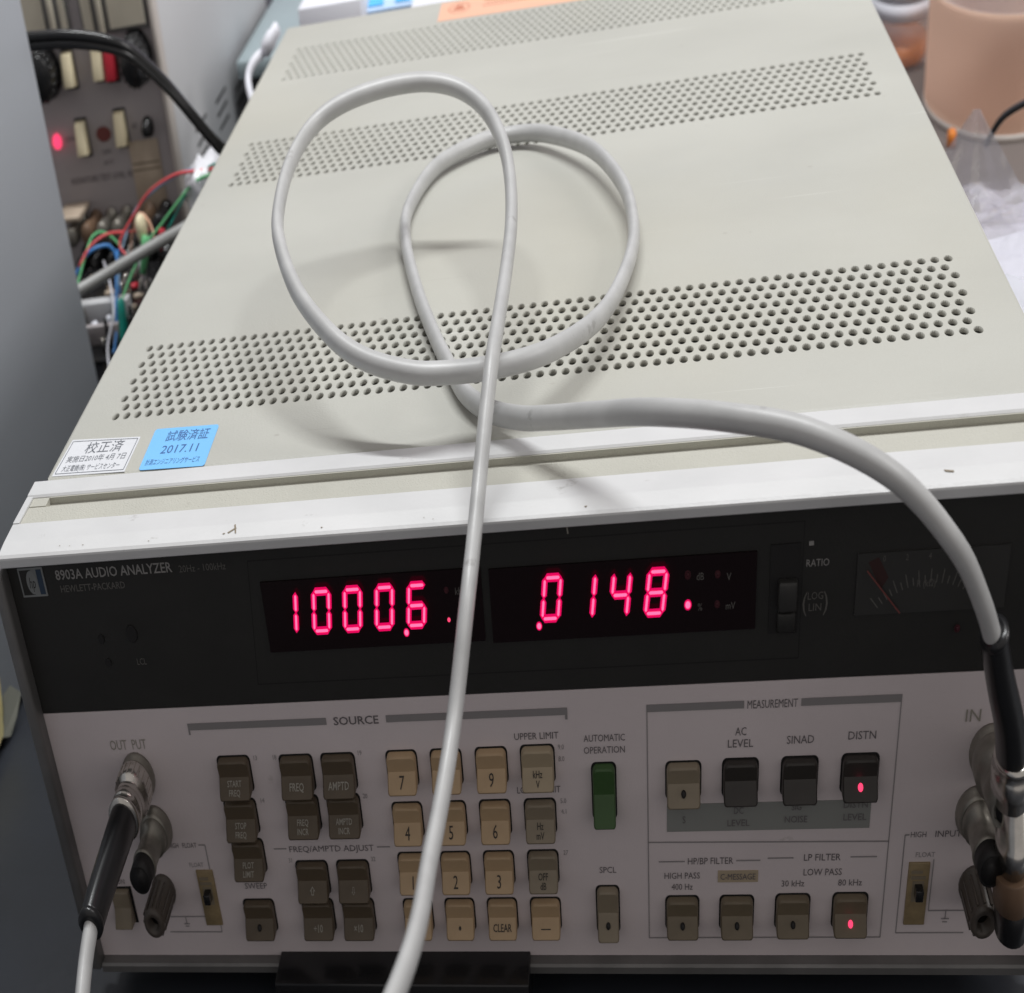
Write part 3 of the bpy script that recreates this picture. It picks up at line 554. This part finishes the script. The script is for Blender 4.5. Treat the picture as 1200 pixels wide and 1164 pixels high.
for k in range(20):
    a = 2*math.pi*k/20; b.box((-174.6+7.55*math.cos(a)-.3, YP-7.6, 61.4+7.55*math.sin(a)-.3), (-174.6+7.55*math.cos(a)+.3, YP-3.4, 61.4+7.55*math.sin(a)+.3))
b.build('bnc_plug', 'nickel', CC, (-174.6, -5, 61.4))
b = MB().lathe((186.4, -15, 74), (.1, .02, -1), [(0, 4.8), (.3, 6.3), (1.6, 6.3), (2, 5.6), (3.2, 6.8), (8.5, 6.8), (9, 5.8), (12, 5.8)], 28)
b.build('bnc_plug', 'nickel', CC, (186.5, -15, 70))
# tee adapter on the input jack
TE = thing('tee_adapter', 'nickel tee adapter plugged into the right input socket of the grey panel', 'adapter', (187, -12, 40))
b = MB().lathe((186.3, YP-2.5, 60.6), (0, -1, 0), [(0, 7.3), (.6, 7.6), (5.4, 7.6), (6, 6.2), (9, 6.2), (16, 5.6)], 24)
b.build('body', 'nickel_worn', TE, (186.5, -8, 58))
MB().lathe((188.6, -15, 62), (.16, 0, -1), [(0, 5.0), (10, 5.0), (10.4, 5.8), (16, 5.8), (16.4, 4.8), (19, 4.8)], 24).build('branch', 'nickel', TE, (188, -15, 52))
MB().lathe((191.6, -15, 43), (.16, 0, -1), [(0, 6.2), (.4, 6.4), (9.4, 6.4), (9.8, 5)], 24).build('insulating_sleeve', 'brass', TE, (190, -15, 38))
MB().lathe((193.1, -15, 33.4), (.16, 0, -1), [(0, 5.4), (.4, 5.8), (9, 5.6), (10.5, 4.2), (10.8, 0)], 24).build('end_cap', 'rubber', TE, (191, -15, 28))

# ================================================================== desk, wall and what stands round the instrument
def st(o): o['kind'] = 'structure'; return o
st(MB().box((-1500, -700, -34), (1500, 1210, -14)).build('desk', 'desk'))
st(MB().box((-1600, 1212, -400), (1600, 1232, 900)).build('wall', 'wall'))
# grey cabinet close on the left
CB = thing('metal_cabinet', 'tall blue grey metal cabinet with a plain side, standing left of the beige analyzer', 'cabinet', (-430, 60, -14))
MB().bbox((-520, -260, -10.5), (-338.5, 274, 262), 1.5, 3).build('body', 'cabinet', CB, (-430, 0, 0))
MB().box((-516, -256, -13.9), (-341, 270, -10.6)).build('plinth', 'cabinet_edge', CB, (-430, 0, -13))
b = MB(); b.face([(-337.8, 60, 16), (-337.2, 116, 9.2), (-336.2, 109, -7.8), (-336.2, 92, -9.4), (-336, 60, -9)])
b.face([(-338.2, 60, 16), (-338.2, 60, -9), (-338.2, 92, -9.4), (-338.2, 109, -7.8), (-338.2, 116, 9.2)]); b.face([(-338.2, 116, 9.2), (-337.2, 116, 9.2), (-336.2, 109, -7.8), (-338.2, 109, -7.8)])
tag(b.build('paper_slip', 'yellow', None, (-337, 90, 0)), 'cream yellow paper slip leaning on the blue grey cabinet at the left edge', 'paper')
b = MB(); P = [(-336.4, 106.5, -9), (-334.5, 113, 4.0), (-333.8, 119, 3.4), (-333.2, 125, -4.0), (-334, 118, -9), (-335.4, 111, -12)]
for k in range(1, len(P)-1): b.face([P[0], P[k], P[k+1]], 0, True); b.face([(P[0][0]-.6, P[0][1], P[0][2]), (P[k][0]-.6, P[k][1], P[k][2]), (P[k+1][0]-.6, P[k+1][1], P[k+1][2])], 0, True)
tag(b.build('plastic_scrap', 'scrap', None, (-335, 112, -5)), 'small white crumpled scrap beside the cream yellow paper slip', 'scrap')

# older bench instrument behind on the left
BI = thing('bench_instrument', 'old mauve grey bench instrument with knobs and ivory rockers, behind the analyzer at left', 'test instrument', (-400, 500, -14))
MB().bbox((-520, 402, -10), (-312, 640, 196), 1.0).build('case', 'bench_side', BI, (-400, 500, 90))
FP = MB().box((-517, 399.6, -6), (-316.5, 402, 192)).build('front_panel', 'bench', BI, (-400, 400, 90))
b = MB(); b.bbox((-316.2, 396.5, -10), (-311.4, 404, 196), .8); b.build('edge_trim', 'bench_trim', BI, (-314, 400, 90))
for x in (-412.8, -332.0):
    b = MB().lathe((x, 399.4, 132.5), (0, -1, 0), [(0, 12.5), (1.5, 12.5), (2, 11.4), (12, 10.6), (13, 9.6), (13, 0)], 28)
    for k in range(18):
        a = 2*math.pi*k/18; b.lathe((x+11*math.cos(a), 398, 132.5+11*math.sin(a)), (0, -1, 0), [(0, .9), (10, .8)], 6)
    b.build('knob', 'black', BI, (x, 399, 132.5))
for x, z, m in ((-392.6, 131.6, 'ivory'), (-366.0, 132.6, 'ivory'), (-355.6, 131.6, 'red'), (-392.2, 100.2, 'ivory'), (-357.0, 101.8, 'ivory')):
    MB().prism([(399.4, 8.2), (396.2, 7.4), (392.5, -6.6), (399.4, -8)], x-4.4, x+4.4, bev=.6, dz=z).build('rocker_switch', m, BI, (x, 395, z), 'red rocker switch' if m == 'red' else None)
    MB().box((x-5.2, 399.1, z-9), (x+5.2, 399.7, z+9.2)).build('switch_bezel', 'slot', BI, (x, 399, z))
MB().lathe((-416.0, 399.4, 100.3), (0, -1, 0), [(0, 3.6), (1.5, 3.4), (3.4, 2.2), (4, 0)], 20).build('pilot_lamp', 'led_red', BI, (-416, 399, 100))
MB().lathe((-333.8, 399.4, 100.8), (0, -1, 0), [(0, 4.8), (1, 4.8), (1.4, 3.4), (7, 3), (7.5, 1.5), (7.5, 0)], 20).build('toggle_nut', 'black', BI, (-334, 399, 100))
b = MB(); N = 24
for k in range(N):
    a, c = 2*math.pi*k/N, 2*math.pi*(k+1)/N; b.face([(-374, 399.3, 100.4), (-374+6.6*math.cos(a), 399.3, 100.4+3.6*math.sin(a)), (-374+6.6*math.cos(c), 399.3, 100.4+3.6*math.sin(c))])
em = b.build('oval_badge', 'maroon', BI, (-374, 399, 100))
b = MB(); b.bbox((-354, 399.0, 62), (-328, 399.55, 95), .2); tp = b.build('tape_patch', 'tape', BI, (-341, 399, 78))
for z in (81.5, 84.5): MB().box((-353, 398.9, z-.4), (-329, 399.2, z+.4)).build('crease', 'tan', tp, (-341, 399, z))
for t, x, z, h, wd in (('SIGNATURE TEST LEVEL 45', -383, 80.5, 3.0, 56), ('OFF', -374, 92, 2.2, 8), ('ATT', -374, 87, 2.2, 9), ('ON', -404, 100.5, 2.2, 9), ('0', -346, 102, 2.6, 4)):
    legend(FP, t, (x, 399.4, z), h, 'print_dark', wd)
for x0, x1, nx in ((-470, -384, -398), (-374, -318, -357)):
    fr_ = MB().bbox((x0, 397.0, 144.5), (x1, 399.7, 176), .8).build('meter_frame', 'alu_dark', BI, ((x0+x1)/2, 398, 160))
    for a, c in ((x0+2, nx-7), (nx+7, x1-2)): MB().box((a, 396.5, 146.5), (c, 397.2, 174)).build('meter_face', 'ivory_d', fr_, ((a+c)/2, 397, 160))
    MB().bbox((nx-2.2, 395.2, 145), (nx+2.2, 397.4, 172), .5).build('slider_post', 'ivory_d', fr_, (nx, 396, 160))
for i, (x, m) in enumerate(((-408, 'nickel_worn'), (-394, 'brass'), (-380, 'nickel_worn'), (-366, 'nickel_worn'), (-345, 'brass'), (-330, 'black'))):
    MB().lathe((x, 399.5, 60), (0, -1, .05), [(0, 6), (2, 6), (2.4, 4.4), (12, 4.2), (13, 5.2), (19, 5.2), (20, 4), (20, 0)], 18).build('terminal', m, BI, (x, 399, 60))
    MB().lathe((x, 399.5, 44), (0, -1, 0), [(0, 6), (2, 6), (2.4, 4.6), (16, 4.4), (17, 0)], 18).build('terminal', 'black', BI, (x, 399, 44))
MB().bbox((-420, 380, 68), (-398, 399, 70.5), .5).build('link_bar', 'tape', BI, (-410, 390, 69))
for (y0, z0), (y1, z1) in (((484.6, 80.7), (509.8, 80.0)), ((484.3, 74.1), (509.2, 72.4)), ((485.6, 66.8), (509.3, 66.4)), ((436.7, 83.2), (461.4, 82.8)), ((436.7, 76.0), (453.8, 75.4)), ((436.8, 69.4), (457.3, 68.9)), ((531.7, 71.9), (550.6, 72.2)), ((529.6, 64.4), (550.7, 65.7))):
    MB().box((-312.2, y0, z0-.9), (-311.9, y1, z0+.9)).build('vent_slot', 'slot', BI, (-312, y0, z0))
# grey teal box and things behind the analyzer
tb = MB().bbox((-303, 520, 80), (-196, 640, 89.5), 1.2).build('equipment_box', 'teal_box', None, (-250, 580, 80)); tag(tb, 'flat grey teal box lying behind the left rear corner of the beige cover', 'box')
tag(MB().bbox((-296, 524, -14), (-190, 640, 79.7), 1.5).build('shade_block', 'black', None, (-250, 580, -14)), 'black block standing in for the shade under the flat grey teal box behind the cover', 'case')  # added black block: the dark shade below the teal box as a solid
b = MB(); b.tube([(-231.7,430,121.2),(-238.7,430,117.2),(-246.5,425,114.8),(-251.4,420,109.8),(-248,412,103.2),(-240,405,95),(-236,404,80)], 2.6, 12, step=2)
wc = thing('white_lead', 'white lead with a pale plug at the left rear corner of the beige cover', 'cable', (-240, 420, 80)); b.build('lead', 'paper', wc, (-240, 420, 100))
MB().lathe((-238.5, 430, 117.4), (.75, 0, .5), [(0, 3.2), (.5, 4.4), (9, 4.6), (10, 3.8), (16, 3.6), (16.3, 0)], 16).build('plug', 'paper', wc, (-234, 430, 120))
b = MB().bbox((-214, 452, 96), (-160, 560, 127.5), .6); tag(b.build('white_carton', 'paper', None, (-187, 500, 96)), 'white card carton standing just behind the left rear edge of the beige cover', 'carton')
tag(MB().bbox((-214, 450, -14), (-120, 600, 95.5), 1).build('grey_case', 'teal_box', None, (-170, 520, -14)), 'dull grey case under the white card carton behind the beige cover', 'case')
PKG = MB(); PKG.prism([(480, 60), (470, 116.5), (560, 128), (640, 60)], -196, -60); pk = PKG.build('blue_packet', 'pale_blue', None, (-130, 520, 60)); tag(pk, 'pale blue printed packet lying behind the beige cover', 'packet')
b = MB(); b.face([(-172, 474, 117.6), (-146, 474, 117.6), (-152, 500, 121.1)]); b.face([(-136, 474, 117.6), (-122, 474, 117.6), (-132, 500, 121.1), (-138, 500, 121.1)]); b.build('printed_triangle', 'sky_blue', pk, (-150, 480, 118))
b = MB(); b.face([(-186, 474, 117.7), (-176, 474, 117.7), (-160, 510, 122.4), (-168, 510, 122.4)]); b.build('white_stripe', 'paper', pk, (-172, 480, 118))
b = MB().bbox((-120, 452, 20), (160, 560, 118), 1.0); tag(b.build('paper_stack', 'paper', None, (20, 500, 20)), 'stack of white papers behind the beige cover at the top edge', 'papers')

# cables and wires in the gap on the left
def lead(name, label, cat, m, pts, r, group=None, n=10):
    o = MB().tube(pts, r, n, step=3).build(name, m, None, pts[0]); return tag(o, label, cat, group)
G = 'loose jumper wires left of the analyzer'
bc = thing('mains_cord', 'flat twin black cord hanging across the old bench instrument', 'cord', (-300, 302, 150))
BK = [(-400,300,172),(-371.7,300,171.5),(-352.4,300,170.4),(-327.0,300,168.9),(-302.6,300,165.5),(-286.2,302,160.2),(-274.9,306,151.5),(-263.9,310,141.1),(-254,316,128.1),(-243.8,322,114.8),(-228.3,330,96.3),(-222,340,60)]
for dz in (1.75, -1.75): MB().tube([(x-dz*.35, y, z+dz) for x, y, z in BK], 2.1, 12, step=3).build('conductor', 'black', bc, (-300, 302, 150))
lead('grey_cable', 'thick grey cable crossing the gap left of the beige cover', 'cable', 'gcable', [(-372,262,72),(-360.8,270,74.8),(-337.9,280,77.4),(-314.8,290,80.2),(-291.3,300,83),(-271.4,310,84.6),(-243.7,320,88.7),(-215,330,92)], 2.7)
lead('jumper_wire', 'red wire arching up to the white bag beside the beige cover', 'wire', 'w_red', [(-234,330,100.4),(-261,330,100.7),(-281.6,330,100.4),(-304.1,330,94.8),(-320.3,328,85.6),(-330.9,322,77.5),(-323.1,315,74.3)], 0.76, G)
lead('jumper_wire', 'red wire bending left over the grey cable near the cabinet edge', 'wire', 'w_red', [(-309.5,330,78.3),(-325.9,328,79.6),(-340,322,82),(-351.3,315,80.1),(-356.4,305,76)], 0.72, G)
lead('jumper_wire', 'slate blue wire running below the long red wire', 'wire', 'w_slate', [(-237.3,338,98.4),(-261.2,338,98.8),(-278.6,338,98.3),(-301.1,338,93.3),(-319.7,335,86.5),(-325.9,325,79.7),(-329,318,73.4),(-329,305,63.9)], 0.72, G)
lead('jumper_wire', 'light green wire rising diagonally toward the beige cover', 'wire', 'w_green', [(-240.7,325,101),(-263.1,325,98.4),(-277.3,322,92.3),(-291.7,318,85),(-303.1,312,79.8),(-309,308,75)], 0.72, G)
lead('jumper_wire', 'light green wire arching down beside the blue grey cabinet', 'wire', 'w_green', [(-334,330,72),(-341.7,330,77.7),(-347.8,328,81.1),(-352.1,322,81.7),(-354.2,312,77.8),(-355.9,300,71.8),(-357.3,290,66)], 0.72, G)
lead('jumper_wire', 'light green wire hanging into the teal clip', 'wire', 'w_green', [(-303,314,78),(-309.7,312,74.6),(-316.6,308,69.3),(-321,302,64.7),(-324.6,297,60)], 0.72, G)
lead('jumper_wire', 'short bright blue wire curved at the cabinet edge', 'wire', 'w_blue', [(-364,306,70),(-356,312,76.6),(-348.1,315,79.1),(-337.1,318,78.5),(-331.7,316,72.8),(-328.5,306,62)], 0.88, G)
lead('jumper_wire', 'white wire lying behind the teal clip', 'wire', 'paper', [(-344,318,72),(-336,308,66),(-330,296,58),(-331,282,50),(-326,270,42)], 0.72, G)
lead('jumper_wire', 'dark blue wire dropping straight down left of the teal clip', 'wire', 'w_blue', [(-331,318,76),(-330,308,68),(-329,300,60),(-328,290,50),(-330,276,40)], 0.96, G)
lead('jumper_wire', 'black wire curling low between the teal clip and the cover', 'wire', 'black', [(-318,330,70),(-311,318,62),(-306,304,54),(-309,290,46),(-304,276,40)], 1.04, G)
lead('jumper_wire', 'pink wire looping over the ivory cap', 'wire', 'sticker_o', [(-326,326,70),(-322,328,80),(-314,328,87),(-305,324,84),(-299,318,77)], 0.64, G)
lead('jumper_wire', 'teal wire pressed against the white bag', 'wire', 'teal', [(-240,332,103),(-256,330,101),(-270,326,95),(-280,322,88),(-288,316,82)], 0.64, G)
CL = thing('test_clip', 'teal rubber test clip hanging below the wires left of the cover', 'clip', (-324, 285, 46))
MB().lathe((-324.6, 299, 62.5), (.06, -.35, -1), [(0, 1.6), (1, 2.6), (6, 3.0), (15, 4.2), (20, 4.6), (21, 3.6)], 16).build('sleeve', 'teal', CL, (-324, 293, 54))
MB().bbox((-327.5, 288.5, 37), (-320.5, 290, 42), .4).build('jaw', 'nickel', CL, (-324, 289, 40))
GC = thing('banana_plug', 'bright green plug among the wires left of the cover', 'plug', (-310, 312, 70))
MB().lathe((-306, 318, 80.5), (-.4, -.3, -1), [(0, 2.0), (.8, 3.0), (6, 3.2), (12, 2.4), (16, 2.2)], 16).build('sleeve', 'w_green', GC, (-310, 314, 74))
MB().lathe((-312.4, 312, 64.8), (-.4, -.3, -1), [(0, 1.2), (6, 1.2), (6.4, .6)], 10).build('pin', 'nickel', GC, (-313, 311, 62))
tag(MB().lathe((-311.5, 322, 88.6), (.1, 0, -1), [(0, 1.5), (1.4, 3.4), (5, 4.4), (10, 3.9), (12.5, 1.6)], 16).build('ivory_cap', 'ivory', None, (-311, 322, 80)), 'ivory cap standing among the coloured wires', 'cap')
tag(MB().lathe((-291, 316, 83.2), (-.5, 0, -1), [(0, 1.5), (.8, 2.6), (6, 2.7), (9, 2.0)], 14).build('red_plug', 'red', None, (-291, 316, 80)), 'red plug end poking out beside the grey cable', 'plug')
# crowded circuit board lying low in the gap
BD = thing('circuit_board', 'dark circuit board crowded with shiny parts at the bottom of the left gap', 'circuit board', (-310, 325, -14))
MB().bbox((-398, 277, 44), (-218, 376, 46), .3).build('board', 'black', BD, (-300, 320, 45))
for y in (284, 370):
    for x in (-392, -224): MB().lathe((x, y, -13.95), (0, 0, 1), [(0, 3), (57.9, 3)], 10).build('spacer', 'nickel_worn', BD, (x, y, -14))
for k in range(60):
    x, y = random.uniform(-392, -300), random.uniform(280, 372); r = random.uniform(1.2, 3.4); h = random.uniform(4, 15)
    nm, m = random.choice((('capacitor', 'nickel'), ('capacitor', 'rubber'), ('transistor', 'nickel'), ('resistor', 'tape'), ('capacitor', 'black'), ('resistor', 'red'), ('capacitor', 'paper')))
    if nm == 'resistor': MB().lathe((x-4, y, 48.5), (1, .3, 0), [(0, .5), (.5, 1.6), (7, 1.6), (7.5, .5)], 10).build(nm, m, BD, (x, y, 47))
    else: MB().lathe((x, y, 46.1), (0, 0, 1), [(0, r), (h-.6, r), (h, r*.8), (h, 0)], 14).build(nm, m, BD, (x, y, 46))
MB().bbox((-384, 303, 46.1), (-322, 309, 60), .4).build('heat_sink', 'bench_side', BD, (-350, 306, 46)); MB().bbox((-384, 291, 46.1), (-326, 294, 55), .4).build('heat_sink', 'bench', BD, (-350, 292, 46))
def crumple(name, m, cx, cy, cz, rx, ry, rz, nu=18, nv=10, amp=.28, seed=1):
    rnd = random.Random(seed); b = MB(); V = []
    for j in range(nv+1):
        for i in range(nu):
            t, p = math.pi*j/nv, 2*math.pi*i/nu; r = 1+rnd.uniform(-amp, amp)*(1 if 0 < j < nv else 0)
            V.append(Vector((cx+rx*r*math.sin(t)*math.cos(p), cy+ry*r*math.sin(t)*math.sin(p), cz+rz*r*math.cos(t))))
    b.v = V
    for j in range(nv):
        for i in range(nu): b.f.append([j*nu+i, j*nu+(i+1) % nu, (j+1)*nu+(i+1) % nu, (j+1)*nu+i]); b.m.append(0); b.sm.append(True)
    return b.build(name, m, None, (cx, cy, cz-rz))
wb = crumple('plastic_bag', 'white_bag', -262, 340, 89, 15, 20, 13, seed=3); tag(wb, 'crumpled white plastic bag squeezed against the left side of the cover', 'bag')

# right side: tub, jar, clear bag, pouch, cord, mat
b = MB(); N = 48
b.lathe((395, 588, -11.9), (0, 0, 1), [(0, 57), (1, 58), (4, 58), (59, 60.2), (60.6, 61.6), (62.4, 61.8), (63, 61.2)], N, 0, caps=False)
tub = thing('peach_tub', 'round peach plastic tub with a white inside, right of the beige cover', 'tub', (395, 588, -12)); b.build('body', 'peach', tub, (395, 588, -14))
b = MB(); pr = [(65, 61.2), (64.6, 58.8), (10, 56), (9, 0)]; i0 = 0
for j in range(3):
    for k in range(N):
        a, c = 2*math.pi*k/N, 2*math.pi*(k+1)/N; (d0, r0), (d1, r1) = pr[j], pr[j+1]
        b.face([(395+r0*math.cos(a), 588+r0*math.sin(a), -14+d0), (395+r0*math.cos(c), 588+r0*math.sin(c), -14+d0), (395+r1*math.cos(c), 588+r1*math.sin(c), -14+d1), (395+r1*math.cos(a), 588+r1*math.sin(a), -14+d1)], 0, True)
b.build('lining', 'peach_in', tub, (395, 588, 0))
b = MB(); b.lathe((395, 588, -11.95), (0, 0, 1), [(0, 58.6), (4.2, 58.6), (4.2, 58)], N); b.build('foot_ring', 'bench_trim', tub, (395, 588, -14))
tag(MB().lathe((343.5, 536, -11.9), (0, 0, 1), [(0, 2), (.5, 3.6), (6, 3.9), (8.5, 3), (9, 0)], 14).build('orange_cap', 'orange', None, (343.5, 536, -14)), 'small orange cap on the desk in front of the peach tub', 'cap')
J = thing('clear_jar', 'clear plastic jar with orange contents between the peach tub and the cover', 'jar', (335, 680, -14))
MB().lathe((335, 680, -11.9), (0, 0, 1), [(0, 28), (2, 29), (38, 29), (41, 26)], 32).build('body', 'jar', J, (335, 680, -14))
MB().lathe((335, 680, 27.2), (0, 0, 1), [(0, 28), (.5, 29), (10, 29), (10.6, 27.5), (10.6, 0)], 32).build('lid', 'paper', J, (335, 680, 27))
MB().lathe((335, 680, -9.5), (0, 0, 1), [(0, 25), (1, 26), (11, 26), (11.5, 0)], 28).build('contents', 'orange', J, (335, 680, -11))
MB().lathe((335, 680, 16), (0, 0, 1), [(0, 29.4), (9, 29.4)], 32).build('label_band', 'paper', J, (335, 680, 16))
tag(MB().bbox((292, 700, -14), (309, 758, 36), .8).build('ochre_box', 'ochre', None, (315, 720, -14)), 'small ochre box behind the clear jar', 'box')
tag(MB().bbox((268, 765, -14), (520, 900, 58), 1).build('pale_carton', 'paper', None, (370, 800, -14)), 'pale carton standing behind the peach tub and clear jar', 'carton')
tag(MB().bbox((255, 690, -14), (288, 762, 42), 1).build('slate_case', 'teal_box', None, (280, 770, -14)), 'slate grey case behind the right rear corner of the beige cover', 'case')
st_ = MB().bbox((252, 250, -13.9), (620, 760, -12), .4).build('desk_mat', 'tray', None, (430, 400, -14)); tag(st_, 'taupe desk mat under the clear bag right of the cover', 'mat')
lead('black_cable', 'thin black cord coming in at the right edge over the clear bag', 'cord', 'black', [(329,425,30),(331.9,420,38.5),(335.2,415,45.1),(341.4,410,50.2),(351.1,400,57),(372,390,64),(400,390,66)], 1.7)
# clear crumpled bag: folded film sheet
def film(name, corners, nu, nv, amp, m, thick=.2, seed=1, fan=0):
    rnd = random.Random(seed); b = MB(); V = []; A0, A1, B0, B1 = map(Vector, corners); n = (A1-A0).cross(B0-A0).normalized()
    waves = [(rnd.uniform(0, 6.28), rnd.uniform(1.3, 4.5), rnd.random(), rnd.uniform(.4, 1)) for _ in range(6)]
    for j in range(nv+1):
        for i in range(nu+1):
            u, v = i/nu, j/nv; p = A0*(1-u)*(1-v)+A1*u*(1-v)+B0*(1-u)*v+B1*u*v; h = 0
            for a, f, ph, wt in waves:
                q = (u*math.cos(a)+v*math.sin(a))*f+ph; h += wt*(abs(q % 1-.5)-.25)
            if fan: h = abs((u*fan) % 1-.5)*(1-v)*1.6
            V.append(p+n*h*amp+Vector((rnd.uniform(-1, 1), rnd.uniform(-1, 1), rnd.uniform(-1, 1)))*amp*.10)
    k0 = len(V); V += [p-n*thick for p in V]; b.v = V
    for j in range(nv):
        for i in range(nu):
            q = [j*(nu+1)+i, j*(nu+1)+i+1, (j+1)*(nu+1)+i+1, (j+1)*(nu+1)+i]
            for t in ([q[0], q[1], q[2]], [q[0], q[2], q[3]]): b.f += [t, [k0+k for k in t[::-1]]]; b.m += [0, 0]; b.sm += [False, False]
    return b.build(name, m, None, corners[0])
BG = thing('clear_bag', 'crumpled clear plastic bag with an upright pointed flap right of the cover', 'bag', (285, 300, 40))
b1 = film('flap', ((254, 340, 48), (311, 312, 56), (282, 331, 81.5), (285.5, 330, 81.5)), 10, 8, 1.1, 'film', seed=2, fan=3)
b2 = film('crumpled_film', ((250, 258, 66), (322, 252, 71), (258, 338, 50), (322, 308, 58)), 20, 18, 7.0, 'film', seed=5)
b3 = film('crumpled_film', ((248, 262, 60), (326, 246, 66), (262, 326, 53), (330, 296, 60)), 16, 14, 6.0, 'film', seed=9)
b4 = film('crumpled_film', ((240, 196, 79), (332, 180, 80), (246, 266, 70), (330, 262, 74)), 20, 16, 5.0, 'film', seed=21)
for o in (b1, b2, b3, b4): o.parent = BG; o.location = o.location-W((285, 300, 40))
PO = thing('white_pouch', 'smooth white pouch beside the right edge of the cover, under the clear bag', 'pouch', (290, 190, -12))
b = MB(); b.bbox((232, 90, -11.9), (345, 250, 66), 9, 4); o = b.build('body', 'pouch', PO, (290, 190, -12))
f_ = film('top_film', ((238, 100, 67.5), (340, 100, 68.5), (244, 246, 68), (338, 244, 72)), 16, 18, 1.6, 'pouch', seed=4); f_.parent = PO; f_.location = f_.location-W((290, 190, -12))
